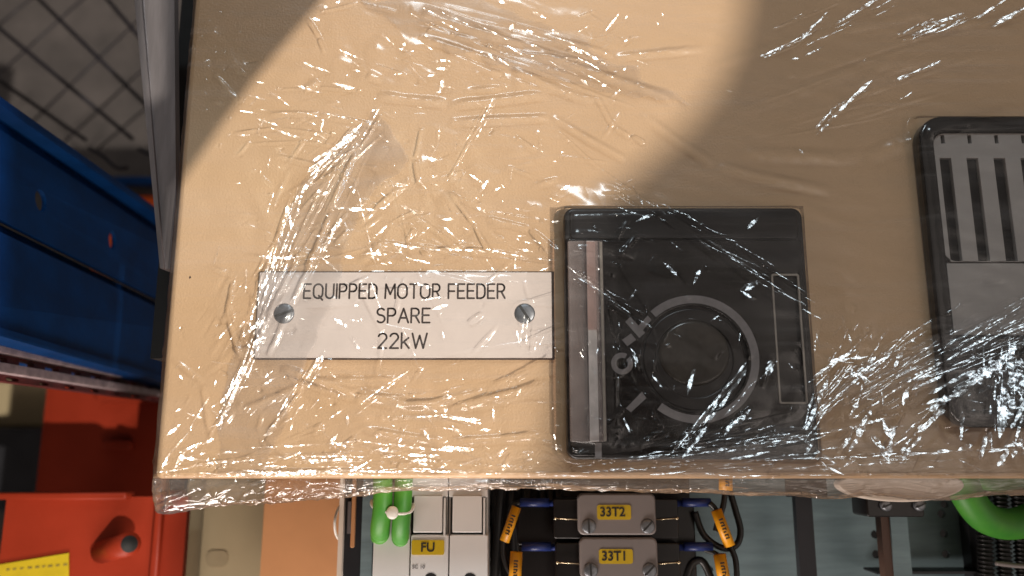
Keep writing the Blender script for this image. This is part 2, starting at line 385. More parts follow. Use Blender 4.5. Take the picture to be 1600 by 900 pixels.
# knob: stepped disc with brownish hub
kn = []
for r_, za, zb in ((80, HB*0.86, HB*0.6),):
    kn.append(shape2d([circ(kc[0], kc[1], r_*PX, n=64), circ(kc[0], kc[1], 60*PX, n=48)], za, zb, 0.0005))
link('knob_ring', merge(kn), M['black'], mod, True)
link('knob_hub', shape2d([circ(kc[0], kc[1]+0.002, 56*PX, 52*PX, n=48)], HB*0.90, HB*0.6, 0.0012), M['knob_brown'], mod, True)
# printed ring (broken on the left) and symbols
def annulus(cx, cy, ri, ro, a0, a1, z, n=60):
    bm = bmesh.new(); pv = None
    for i in range(n+1):
        t = math.radians(a0+(a1-a0)*i/n)
        c = (bm.verts.new((cx+ri*math.cos(t), cy+ri*math.sin(t), z)), bm.verts.new((cx+ro*math.cos(t), cy+ro*math.sin(t), z)))
        if pv: bm.faces.new((pv[0], pv[1], c[1], c[0]))
        pv = c
    return from_bm(bm)
zm = HB+0.00004
mk = [annulus(kc[0], kc[1], 90*PX*0.97, 103*PX*0.97, -128, 132, zm, 80)]
def pquad(pts, z):
    bm = bmesh.new(); bm.faces.new([bm.verts.new(P(a, b, z)) for a, b in pts][::-1]); return from_bm(bm)
link('ring_marking', merge(mk), M['mark'], mod)
o_ = P(972, 568, zm)
sy = [annulus(o_.x, o_.y, 9*PX, 17*PX, 60, 400, zm+0.00003, 30),
      pquad([(978, 638), (1003, 612), (1010, 622), (986, 644)], zm+0.00002),
      pquad([(972, 531), (986, 521), (994, 531), (980, 541)], zm+0.00002),
      pquad([(977, 503), (985, 495), (1008, 520), (999, 528)], zm+0.00002),
      pquad([(995, 512), (1012, 493), (1018, 500), (1001, 520)], zm+0.00006)]
link('printed_symbols', merge(sy), M['mark'], mod)
# clear hinged strip on the left of the module
sub('clear_strip', (889, 376, 945, 690), HB+0.0016, HB+0.0002, M['acrylic'], 0.0005, 0.0002)
sub('strip_ridge', (919, 376, 933, 690), HB+0.0024, HB+0.0017, M['frost'], 0.0002, 0.0002)
sub('strip_insert', (917, 377, 935, 515), HB+0.0029, HB+0.0025, M['acrylic'], 0.0003, 0.0001)
sub('strip_edge', (940, 378, 944, 689), HB+0.0021, HB+0.0017, M['rim'])
sub('strip_hinge', (930, 692, 940, 716), HB+0.0006, HB*0.8, M['mark'], 0.0002)
# ---- vented grille module
GH = 0.006
g0 = pr(1440, 181, 1940, 668, GH)
# left edge: rect whose left edge runs with the perspective of the sheet
gx0 = P(1459, 400, GH).x - 0.0006; gy1 = P(1500, 181, GH).y; gy0 = P(1500, 668, GH).y; gx1 = gx0+0.108
gr = link('grille_module', shape2d([rrect(gx0, gy0, gx1, gy1, 0.009, 10), rrect(gx0+0.0052, gy0+0.005, gx1-0.005, gy1-0.0062, 0.0045, 8)], GH, 0.0, 0.0011), M['black2'], drawer, True)
gr['label'] = 'black framed grille module with grey slotted plate'
sx0 = gx0+0.0056; step = 45.5*PX
ys1 = P(1500, 245, GH).y; ys0 = P(1500, 407, GH).y; yn = P(1500, 209, GH).y; yn2 = P(1500, 222, GH).y
holes = []
for k in range(10):
    a = gx0+0.0070+k*step*0.98
    holes.append(rrect(a, ys0, a+19*PX, ys1, 0.0002, 2))
    holes.append(rrect(a+0.0012, yn2, a+0.0012+6*PX, yn, 0.0001, 2))
link('slotted_plate', shape2d([rrect(gx0+0.0050, ys0-0.0001, gx1-0.005, gy1-0.006, 0.004, 8)]+holes, GH-0.0012, GH-0.003, 0.00015), M['grille'], gr)
link('backing_plate', shape2d([rrect(gx0+0.004, gy0+0.004, gx1-0.004, gy1-0.004, 0.004)], 0.0012, 0.0002), M['black'], gr)
ym = P(1500, 522, GH).y
link('lower_plate', shape2d([rrect(gx0+0.0056, ym, gx1-0.005, ys0-0.0006, 0.0004)], GH-0.0016, GH-0.003, 0.0002), M['grille'], gr)
link('display_window', shape2d([rrect(gx0+0.0056, gy0+0.0055, gx1-0.005, ym-0.0008, 0.002)], GH-0.002, GH-0.0035, 0.0003), M['black2'], gr)

# ================================================================ STRETCH FILM
h = 0.00021
X0g, X1g = XL-0.016, 0.198
T1 = 0.034                     # hem length below the drawer edge
Y0g, Y1g = YB-T1, 0.186
xs = np.arange(X0g, X1g, h); ys = np.arange(Y0g, Y1g, h)
GX, GY = np.meshgrid(xs, ys)      # rows = y
NY, NX = GX.shape
def vnoise(X, Y, sc, seed):
    r = np.random.default_rng(seed); t = r.random((256, 256)); u = (0.81*X+0.59*Y)/sc+1000.3; v = (-0.59*X+0.81*Y)/sc+1000.7
    i = np.floor(u).astype(int); j = np.floor(v).astype(int); fu = u-i; fv = v-j
    fu = fu*fu*(3-2*fu); fv = fv*fv*(3-2*fv); i %= 256; j %= 256; i1 = (i+1) % 256; j1 = (j+1) % 256
    return (t[j, i]*(1-fu)+t[j, i1]*fu)*(1-fv)+(t[j1, i]*(1-fu)+t[j1, i1]*fu)*fv
def blur(A, k):
    for _ in range(3):
        for ax in (0, 1):
            B = np.cumsum(np.pad(A, [(k+1, k) if a == ax else (0, 0) for a in (0, 1)], mode='edge'), axis=ax)
            n = A.shape[ax]
            A = (np.take(B, range(2*k+1, 2*k+1+n), axis=ax)-np.take(B, range(0, n), axis=ax))/(2*k+1)
    return A
def rectmask(r, hh): return np.where((GX > r[0]) & (GX < r[2]) & (GY > r[1]) & (GY < r[3]), hh, 0.0)
solid = np.maximum.reduce([rectmask(np_r, 0.0018), rectmask(mod_r, HB), rectmask((gx0, gy0, gx1, gy1), GH)])
st = pr(889, 376, 945, 690, HB); solid = np.maximum(solid, rectmask(st, HB+0.003))
sx_, sy_ = P(444, 490)[:2]; solid = np.maximum(solid, np.where((GX-sx_)**2+(GY-sy_)**2 < 0.004**2, 0.003, 0))
sx_, sy_ = P(820, 490)[:2]; solid = np.maximum(solid, np.where((GX-sx_)**2+(GY-sy_)**2 < 0.004**2, 0.003, 0))
# dilate then blur -> taut drape
dil = solid.copy()
for k in range(3): dil = np.maximum.reduce([dil, np.roll(dil, 1, 0), np.roll(dil, -1, 0), np.roll(dil, 1, 1), np.roll(dil, -1, 1)])
base = blur(dil, 9)
wide = blur(dil, 42)*0.9
base = np.maximum(base, wide)+0.0006
def pos_px(X, Y):
    k = (0-D); # world -> pixel at z = 0
    qx = X; qy = Y*math.cos(T)+(-D)*math.sin(T)*1.0; qz = -Y*math.sin(T)+(-D)*math.cos(T)
    return 800+F*qx/-qz, 450-F*qy/-qz
PXg, PYg = pos_px(GX, GY)
Hm = np.zeros_like(GX)
U = PX                             # one photo pixel in metres
def stamp(a, b, wpx, slope, asym=1.0, seed=0, brk=0.5, taper=True, rnd=False):
    """tent shaped crease from pixel a to pixel b"""
    A = P(*a); B = P(*b); w_ = wpx*U
    x0, x1 = min(A.x, B.x)-2*w_, max(A.x, B.x)+2*w_; y0, y1 = min(A.y, B.y)-2*w_, max(A.y, B.y)+2*w_
    i0 = max(0, int((x0-X0g)/h)); i1 = min(NX, int((x1-X0g)/h)+2); j0 = max(0, int((y0-Y0g)/h)); j1 = min(NY, int((y1-Y0g)/h)+2)
    if i1-i0 < 2 or j1-j0 < 2: return
    X = GX[j0:j1, i0:i1]-A.x; Y = GY[j0:j1, i0:i1]-A.y
    dx, dy = B.x-A.x, B.y-A.y; L = math.hypot(dx, dy)+1e-9; dx /= L; dy /= L
    u = (X*dx+Y*dy)/L; v = -X*dy+Y*dx
    v = v+np.sin(u*2.6+seed)*0.012*L+np.sin(u*6.1+seed*2)*0.004*L
    win = np.clip(1-(2*u-1)**4, 0, 1)*((u > 0) & (u < 1))
    if taper: win = win*np.clip(1-(2*u-1)**2, 0, 1)**0.5
    if brk: win = win*(1-brk+brk*np.clip(0.5+0.5*np.sin(u*L/(14*U)+seed*3)+0.3*np.sin(u*L/(5*U)+seed), 0, 1))
    ww = w_*np.where(v > 0, asym, 1.0)
    p = (1+np.cos(math.pi*np.clip(v/ww, -1, 1)))/2 if rnd else np.clip(1-np.sqrt((v/ww)**2+0.01), 0, 1)
    Hm[j0:j1, i0:i1] += slope*w_*p*win
def line(pts, wpx, slope, **k):
    for n_, (a, b) in enumerate(zip(pts, pts[1:])): stamp(a, b, wpx, slope, seed=n_+a[0]*.1, **k)
# --- the folds that can be told apart in the photo (x, y in photo pixels)
BIG = [
 ([(597,180),(560,235),(492,262)],5,.75),([(592,215),(540,262),(486,290)],4,.7),([(560,225),(500,300),(470,330)],6,.7),
 ([(470,300),(430,380),(395,440)],4,.85),([(455,310),(425,400),(400,470)],6,.6),([(500,300),(460,390),(410,500)],5,.7),
 ([(478,380),(420,500),(345,665)],5,.85),([(440,470),(395,560),(350,640)],7,.7),([(420,520),(370,610),(320,700)],4,.7),
 ([(505,560),(475,605),(418,680)],6,.8),([(545,330),(520,365),(503,392)],6,.8),([(412,430),(388,500),(378,540)],4,.6),
 ([(772,160),(738,215),(700,285)],4,.8),([(764,160),(728,222)],3,.7),([(560,680),(535,700),(515,730)],6,.7),
 ([(640,5),(800,60),(1000,150)],11,.25),([(655,45),(760,70),(880,100)],8,.4),([(640,25),(780,85),(940,100)],6,.4),
 ([(700,80),(800,130),(960,160)],10,.3),([(760,85),(830,110)],5,.6),([(880,75),(940,98)],6,.6),([(500,20),(560,5),(620,20)],5,.5),
 ([(430,142),(500,136),(560,142)],4,.7),([(380,205),(440,200),(520,212)],5,.55),([(390,225),(470,222),(560,235)],5,.5),
 ([(870,205),(940,265),(1010,320)],4,.6),([(960,300),(1050,370),(1130,425)],5,.5),([(1020,322),(1140,390),(1262,480)],5,.45),
 ([(930,280),(1000,310),(1130,400)],3,.4),
 ([(1190,92),(1245,70),(1290,28)],3,.7),([(1207,46),(1248,30),(1310,5)],3,.6),([(1305,40),(1340,18),(1378,-5)],3,.7),
 ([(1400,56),(1440,42),(1488,32)],5,.7),([(1405,66),(1470,44)],3,.6),([(1553,42),(1580,25),(1612,8)],6,.75),
 ([(1273,203),(1305,168),(1362,140)],4,.75),([(1403,128),(1430,112),(1458,104)],4,.6),([(1300,190),(1420,60),(1600,20)],14,.12),
 ([(1110,110),(1250,60),(1500,10)],16,.12),([(1150,180),(1350,110),(1600,90)],18,.10),
 ([(1242,672),(1268,602),(1348,530)],5,.6),([(1250,668),(1330,592),(1440,524)],4,.6),([(1262,660),(1360,560),(1500,470)],4,.5),
 ([(1300,690),(1440,600),(1600,500)],5,.55),([(1340,640),(1470,560),(1610,470)],6,.5),([(1400,615),(1500,560),(1610,505)],5,.55),
 ([(1440,640),(1500,596),(1562,556)],9,.75),([(1455,628),(1520,590)],6,.7),([(1565,530),(1545,620),(1520,715)],8,.6),
 ([(1590,520),(1570,600),(1540,680)],12,.5),([(1605,560),(1580,620),(1560,700)],8,.6),
 ([(1308,712),(1330,672),(1372,655)],6,.75),([(1368,722),(1388,662)],7,.8),([(1402,716),(1440,662),(1478,630)],5,.7),
 ([(1380,690),(1410,640),(1425,590)],6,.6),([(1040,705),(1098,642),(1158,570)],4,.8),([(1050,712),(1110,650)],3,.7),
 ([(1118,678),(1140,655),(1165,638)],6,.8),([(1180,610),(1192,560)],6,.75),([(1228,680),(1262,705),(1285,738)],3,.6),
 ([(880,425),(950,460),(1008,522)],5,.55),([(882,440),(940,480),(1000,515)],4,.6),([(900,400),(960,420),(1010,500)],3,.5),
 ([(940,480),(960,540),(985,600)],4,.5),([(1000,470),(1020,540),(1010,600)],4,.5),([(1040,420),(1070,455)],4,.5),
 ([(1010,640),(1030,670),(1000,690)],5,.5),([(940,540),(925,620),(915,660)],3,.6),
 ([(880,715),(1100,700),(1290,672),(1420,640)],8,.4),([(900,722),(1120,712),(1260,690)],4,.4),([(1000,690),(1180,690),(1300,650)],5,.35),
 ([(262,732),(400,713),(570,712)],4,.7),([(255,745),(400,737),(560,736)],4,.6),([(380,742),(450,735),(520,740)],8,.6),
 ([(560,722),(700,722),(860,735)],4,.5),([(250,715),(330,728),(420,720)],4,.5),([(640,742),(760,748),(900,738)],5,.4),
 ([(900,744),(1100,752),(1300,744),(1600,738)],4,.35),([(1000,735),(1250,742),(1600,728)],5,.3),([(600,655),(680,652),(740,668)],4,.65),
 ([(560,575),(700,640),(860,600)],10,.2),([(420,580),(560,620),(700,615)],6,.35),([(700,640),(780,610),(870,575)],6,.35),
 ([(360,450),(372,520),(410,560)],5,.5),([(385,440),(362,470),(365,500)],4,.5),([(700,300),(760,330),(860,350)],6,.3),
 ([(640,380),(760,400),(870,420)],5,.45),([(440,425),(600,380),(760,410)],4,.45),([(610,280),(650,420),(700,520)],4,.4),
]
for pts, wp, sl_ in BIG:
    line(pts, wp*0.85, sl_*0.9, rnd=True, brk=0.35 if len(pts) > 2 else 0.15, taper=False if len(pts) > 2 else True)
# --- fans of fine pleats gathered towards a point
FANS = [ # start point, spread, end point, spread, lines, width, slope
 ((590,170),8,(400,520),38,9,(1.6,3.2),(.4,.9)), ((500,330),18,(330,690),22,12,(1.6,3.4),(.4,.9)),
 ((560,200),10,(480,300),20,8,(1.6,3),(.4,.9)), ((640,20),25,(1020,150),35,14,(2,5),(.15,.5)),
 ((880,430),10,(1010,520),14,9,(1.6,2.6),(.3,.7)), ((1000,320),8,(1270,500),26,9,(1.6,2.6),(.25,.55)),
 ((1235,680),8,(1345,540),26,8,(1.6,3),(.4,.8)), ((1300,640),30,(1610,480),30,20,(1.6,3.4),(.35,.8)),
 ((1400,600),14,(1610,540),16,10,(1.6,3.4),(.4,.8)), ((1530,700),10,(1580,520),40,10,(1.8,4),(.4,.8)),
 ((900,722),12,(1300,660),30,14,(1.6,3),(.3,.7)), ((1000,735),8,(1600,700),24,12,(1.6,3),(.25,.6)),
 ((250,738),6,(900,742),10,14,(1.5,3),(.3,.8)), ((700,745),6,(1600,745),10,14,(1.5,3),(.3,.7)),
 ((330,740),12,(560,640),20,6,(1.6,3),(.3,.7)), ((1150,200),40,(1600,60),60,12,(3,8),(.08,.22)),
 ((860,560),20,(600,620),30,8,(1.6,3),(.2,.5)), ((900,470),20,(940,640),20,8,(1.5,3),(.3,.7)),
]
for p0, s0, p1, s1, n_, ws, ss in FANS:
    L = math.hypot(p1[0]-p0[0], p1[1]-p0[1]); nx, ny = -(p1[1]-p0[1])/L, (p1[0]-p0[0])/L
    for k in range(n_):
        a0 = rng.normal()*s0*.6; a1 = a0/max(1, s0)*s1+rng.normal()*s1*.3; t0 = rng.random()*.45; t1 = t0+.25+rng.random()*(.75-t0)
        f_ = lambda t: (p0[0]+(p1[0]-p0[0])*t+nx*(a0+(a1-a0)*t), p0[1]+(p1[1]-p0[1])*t+ny*(a0+(a1-a0)*t))
        stamp(f_(t0), f_(min(1, t1)), rng.uniform(*ws), rng.uniform(*ss)*(1 if rng.random() > .3 else -1), asym=rng.uniform(.6, 1.6), seed=k*1.7, brk=0.25, rnd=True)
# --- random crinkles, with the grain of each area
ZONES = [  # cx, cy, rx, ry, count, angle(deg, up-right positive), spread, length, width, slope
 (700,110,260,90,200,-16,22,(10,46),(1.6,4.5),(.25,.8)),
 (500,210,130,90,260,5,45,(6,30),(1.5,4),(.3,.9)),
 (640,300,230,110,420,25,60,(6,34),(1.5,4.5),(.25,.85)),
 (640,390,230,60,420,-8,35,(6,40),(1.5,4),(.3,.95)),
 (400,520,90,170,300,58,25,(8,40),(1.5,4.5),(.3,.9)),
 (640,500,220,60,150,20,80,(5,22),(1.3,3),(.15,.6)),
 (600,640,280,80,520,25,60,(6,34),(1.5,4),(.3,.9)),
 (560,725,330,26,650,8,30,(6,44),(1.5,4),(.35,1.0)),
 (330,110,70,100,170,-60,60,(3,12),(1.5,3.5),(.3,.9)),
 (880,600,40,130,110,60,60,(4,14),(1.3,3),(.3,.9)),
 (980,370,110,70,90,-30,40,(8,40),(1.5,3.5),(.2,.6)),
 (960,540,80,110,110,-70,50,(8,34),(1.5,3.5),(.2,.7)),
 (1100,520,140,130,80,40,60,(6,26),(1.5,4),(.2,.7)),
 (1130,690,180,40,230,15,45,(8,40),(1.5,4),(.25,.8)),
 (1330,590,110,110,300,45,40,(8,40),(1.5,5),(.25,.8)),
 (1510,600,110,110,300,35,35,(10,50),(1.5,5),(.25,.8)),
 (1400,705,220,36,220,25,50,(8,30),(1.5,4),(.3,.9)),
 (1380,100,220,110,26,28,14,(20,70),(2,4),(.2,.5)),
 (1000,100,150,110,90,-10,50,(6,24),(1.5,4),(.25,.8)),
 (300,640,60,110,110,60,45,(4,16),(1.3,3),(.3,.9)),
 (900,752,700,16,600,2,12,(20,90),(1.5,3.5),(.2,.6)),
 (420,790,190,44,900,25,60,(8,40),(2,5),(.4,1.1)),
 (900,800,800,50,3600,3,22,(14,70),(1.6,4.5),(.4,1.2)),
]
for cx, cy, rx, ry, cnt, ang, spr, Ls, Ws, Ss in ZONES:
    Ls = (Ls[0]*.8, Ls[1]*1.5)
    for k in range(int(cnt*0.17)):
        a = cx+rng.normal()*rx*0.55; b = cy+rng.normal()*ry*0.55
        t = math.radians(ang+rng.normal()*spr*0.6); L = Ls[0]+(Ls[1]-Ls[0])*rng.random()**2.2
        wq = Ws[0]+(Ws[1]*1.5-Ws[0])*rng.random()**1.6; s = 0.62*rng.uniform(*Ss)*(1 if rng.random() > .3 else -1)
        stamp((a-L/2*math.cos(t), b+L/2*math.sin(t)), (a+L/2*math.cos(t), b-L/2*math.sin(t)), wq, s, asym=rng.choice([.4, .7, 1.5, 2.6]), seed=rng.random()*9, brk=0.12)
# --- crumpled facets (triangle waves) where the film is loose
dens = np.zeros_like(GX)
for cx, cy, rx, ry, wt in ((640,330,260,150,1),(600,650,330,110,1),(420,520,80,180,.8),(700,90,280,90,.55),(1350,610,170,120,1),(1540,620,130,130,1),
        (1130,690,220,60,.7),(980,480,120,160,.2),(640,500,260,80,.45),(330,90,80,120,.5),(400,775,200,30,1.2),(900,755,800,14,.5)):
    dens = np.maximum(dens, wt*np.exp(-(((PXg-cx)/rx)**2+((PYg-cy)/ry)**2)**1.3))
tri = lambda t: np.abs((t % 1)*2-1)
for k in range(7):
    th = rng.uniform(0, math.pi); lam = rng.uniform(50, 130)*U
    wx = (vnoise(GX, GY, 60*U, 200+k)-.5)*0.7; wn = np.clip(3*vnoise(GX, GY, 55*U, 300+k)-1.2, 0, 1)
    Hm += (tri((GX*math.cos(th)+GY*math.sin(th))/lam+wx)-.5)*lam*0.030*dens*wn
# broad soft folds that shade the paint behind them
SOFT = [([(440,575),(560,615),(700,640),(860,605)],16,.8),([(380,640),(480,600),(640,590)],12,.6),([(590,150),(700,165),(860,150)],16,.5),([(700,190),(860,185),(980,250)],14,.6),
 ([(640,15),(820,75),(1060,160)],18,.6),([(660,60),(800,110),(900,150)],14,.6),([(420,180),(500,178),(600,200)],9,.6),([(430,245),(520,262),(560,290)],8,.6),([(660,200),(650,250),(655,290)],9,.8),
 ([(705,300),(740,350),(770,400)],9,.8),([(760,340),(830,360),(870,400)],10,.6),([(505,380),(460,480),(420,560)],9,.9),([(560,230),(520,330),(480,420)],9,.9),([(1000,180),(1120,260),(1300,300)],18,.35),
 ([(1150,240),(1350,250),(1600,170)],24,.25),([(560,670),(700,690),(870,680)],12,.7),([(620,640),(760,610),(870,560)],12,.7),([(365,440),(358,500),(380,560)],9,.8),([(640,330),(720,390),(800,400)],9,.5),
 ([(480,30),(500,60),(508,85)],7,.8),([(930,150),(960,200),(985,215)],9,.5),([(270,560),(320,600),(330,690)],10,.4),([(850,60),(960,90),(1100,80)],14,.5),([(560,440),(600,520),(590,590)],8,.4),([(820,440),(840,500),(830,560)],7,.4)]
for pts, wp, sl_ in SOFT: line(pts, wp*.8, sl_*.85, brk=.3, taper=False, rnd=True)
for k in range(80):
    a = rng.uniform(330, 1000); b = rng.uniform(120, 735); t = math.radians(rng.choice([-20, 5, 30, 60])+rng.normal()*14); L_ = rng.uniform(20, 90)
    stamp((a-L_/2*math.cos(t), b+L_/2*math.sin(t)), (a+L_/2*math.cos(t), b-L_/2*math.sin(t)), rng.uniform(3, 9), rng.uniform(.2, .6), asym=rng.choice([.5, 1, 2]), seed=rng.random()*9, brk=.3, rnd=True)
# gentle long waves everywhere
Hm += (vnoise(GX*0.6-GY*.2, GY*2+GX*.5, 40*U, 5)-.5)*9*U*0.20
Hm += (vnoise(GX*0.3-GY*.3, GY*2.0+GX*1.1, 26*U, 6)-.5)*2.5*U*0.15
# --- flat facets along the folds, tilted to mirror sun or lamp into camera
LAMPDIR = Vector((-0.06, 0.70, 0.72)).normalized()
SHADE = [(1196,0),(1180,80),(1150,150),(1100,212),(1020,285),(960,335),(925,420),(912,540),(902,640),(885,730),(800,800)]
def in_sun(x, y):
    e_ = np.interp(y, [a[1] for a in SHADE], [a[0] for a in SHADE])
    return x < e_ and not (y < 265 and x < 500-y*0.85)
def glint_tilt(x, y, jit):
    p = P(x, y); v = (Vector((0, 0, D))-p).normalized()
    l = SUN if in_sun(x, y) else (Vector((0.05, 0.05, 0))+LAMPDIR*1.6-p).normalized()
    hh = v+l
    return -hh.x/hh.z+rng.normal()*jit, -hh.y/hh.z+rng.normal()*jit
def facet(x, y, L, W, ang, jit=0.03, grad=None):
    c = P(x, y); t = math.radians(ang); gx_, gy_ = grad or glint_tilt(x, y, jit)
    R_ = (L/2+W+3)*U
    i0 = max(0, int((c.x-R_-X0g)/h)); i1 = min(NX, int((c.x+R_-X0g)/h)+2); j0 = max(0, int((c.y-R_-Y0g)/h)); j1 = min(NY, int((c.y+R_-Y0g)/h)+2)
    if i1-i0 < 2 or j1-j0 < 2: return
    X = GX[j0:j1, i0:i1]-c.x; Y = GY[j0:j1, i0:i1]-c.y
    u = (X*math.cos(t)+Y*math.sin(t)); v = (-X*math.sin(t)+Y*math.cos(t))
    ph_ = rng.random()*6
    v = v+math.copysign(1, ph_-3)*(u/(L*U))**2*W*U*0.8
    wl = np.clip((L*U/2-np.abs(u))/(2.5*U+L*U*0.1), 0, 1); hw = W*U/2*(0.75+0.35*np.sin(u/(L*U)*5+ph_))+1.2*U
    wv = np.clip((hw-np.abs(v))/(1.8*U), 0, 1)
    wn = wl*wl*(3-2*wl)*wv*wv*(3-2*wv)
    # saw-tooth along the facet keeps its height small while the tilt stays
    gu = gx_*math.cos(t)+gy_*math.sin(t); gv = -gx_*math.sin(t)+gy_*math.cos(t)
    per = min(90*U, max(14*U, 4.5*U/(abs(gx_*math.cos(t)+gy_*math.sin(t))+1e-4)))*(1+.3*math.sin(ph_)); uu = ((u+ph_*U)/per % 1)
    saw = np.where(uu < .82, uu/.82-.5, .5-(uu-.82)/.18)*per*.82
    H0 = Hm[j0:j1, i0:i1]; B0 = base[j0:j1, i0:i1]; a_, b_ = B0.shape; bc = B0[a_//2, b_//2]
    Hm[j0:j1, i0:i1] = H0*(1-wn)+wn*((H0*wn).sum()/(wn.sum()+1e-9)+saw*gu+v*gv-np.clip(B0-bc, -0.0006, 0.0006))
def streak(pts, W, cover=0.6, jit=0.05, L=(10, 34)):
    for a, b in zip(pts, pts[1:]):
        d = math.hypot(b[0]-a[0], b[1]-a[1]); ang = math.degrees(math.atan2(-(b[1]-a[1]), b[0]-a[0])); t_ = 0
        while t_ < d:
            l_ = L[0]+(L[1]-L[0])*rng.random()**1.5
            if rng.random() < cover:
                f_ = (t_+l_/2)/d; o_ = rng.normal()*W*.35
                facet(a[0]+(b[0]-a[0])*f_+o_*math.sin(math.radians(ang)), a[1]+(b[1]-a[1])*f_+o_*math.cos(math.radians(ang)), l_, W*rng.uniform(.35, 1), ang+rng.normal()*4, jit)
            t_ += l_*rng.uniform(.6, 1.1)
for pts, wp, sl_ in BIG:
    if sl_ >= .5: streak(pts, min(wp, 5)*.8, .5*sl_+.1, .07)
    elif sl_ >= .3: streak(pts, 3, .22, .07)
LONG = [
 ([(455,315),(430,390),(416,440),(393,512)],3),([(472,300),(440,370),(425,420)],2),([(420,500),(395,560),(345,665)],7),([(408,508),(375,590),(342,655)],2.5),
 ([(432,480),(402,560),(372,620)],2.5),([(500,560),(470,610),(420,680)],5),([(508,572),(480,612)],2.5),([(562,200),(525,235),(485,275)],7),([(596,170),(570,215),(535,252)],2.5),
 ([(480,288),(465,340),(438,402)],3),([(770,158),(738,216)],2.5),([(777,161),(743,222)],2.5),([(530,345),(508,392)],8),([(396,520),(440,440),(470,380)],2),
 ([(250,738),(330,725),(420,716),(580,712)],3),([(290,745),(450,738),(600,742)],3),([(420,741),(525,736)],9),([(640,652),(700,649),(745,660)],4),([(590,705),(705,700)],5),([(620,735),(760,739),(900,744)],3),
 ([(640,578),(560,650)],2),([(430,408),(500,400)],4),([(528,332),(604,328)],4),([(400,700),(560,690),(720,705)],3),([(260,725),(300,670),(330,620)],2.5),([(275,735),(320,690)],3),
 ([(560,300),(580,380),(590,420)],2),([(640,390),(760,395),(860,412)],3),([(820,495),(812,545)],3),([(826,500),(822,540)],2),([(380,180),(470,182),(560,190)],2),
 ([(1040,705),(1100,640),(1155,570)],5),([(1052,700),(1110,645)],2),([(1118,680),(1160,640)],8),([(1238,672),(1260,610),(1345,530)],3.5),([(1250,665),(1320,595),(1440,520)],3.5),
 ([(1262,660),(1350,580)],2.5),([(1340,645),(1470,560),(1612,478)],4),([(1400,600),(1500,545),(1612,500)],4),([(1440,645),(1500,600),(1562,555)],11),([(1425,650),(1490,610)],3),
 ([(1565,540),(1545,620),(1530,700)],14),([(1592,530),(1572,640)],13),([(1604,590),(1562,690)],7),([(1545,560),(1525,650)],4),([(1310,700),(1330,668),(1374,655)],7),([(1375,655),(1387,704)],9),
 ([(1400,712),(1440,660),(1477,632)],6),([(1480,690),(1492,640)],5),([(900,728),(1100,705),(1290,675),(1400,650)],3),([(940,735),(1150,722),(1300,700)],3),([(1040,715),(1250,690)],2),
 ([(1020,325),(1140,390),(1262,480)],2),([(960,335),(1000,350)],3),([(1300,600),(1350,570),(1380,520)],3),([(1330,640),(1345,600),(1375,560)],4),([(1290,565),(1345,560)],6),
 ([(1325,590),(1365,575)],8),([(1120,650),(1210,560)],2),([(1400,56),(1440,42),(1490,31)],4),([(1403,66),(1470,46)],2.5),([(1553,42),(1580,25),(1612,8)],6),([(1273,203),(1305,168),(1362,140)],3),
 ([(1403,128),(1458,104)],3),([(1305,40),(1378,-5)],2.5),([(1190,92),(1245,70)],2),([(1207,46),(1248,30)],2.5),([(1240,66),(1290,30)],3),([(1100,720),(1300,715),(1600,700)],3),
 ([(1230,680),(1262,705),(1285,738)],2.5),([(1500,720),(1560,700),(1600,690)],5),([(1420,600),(1480,560),(1540,530)],3),([(1450,560),(1600,470)],2)]

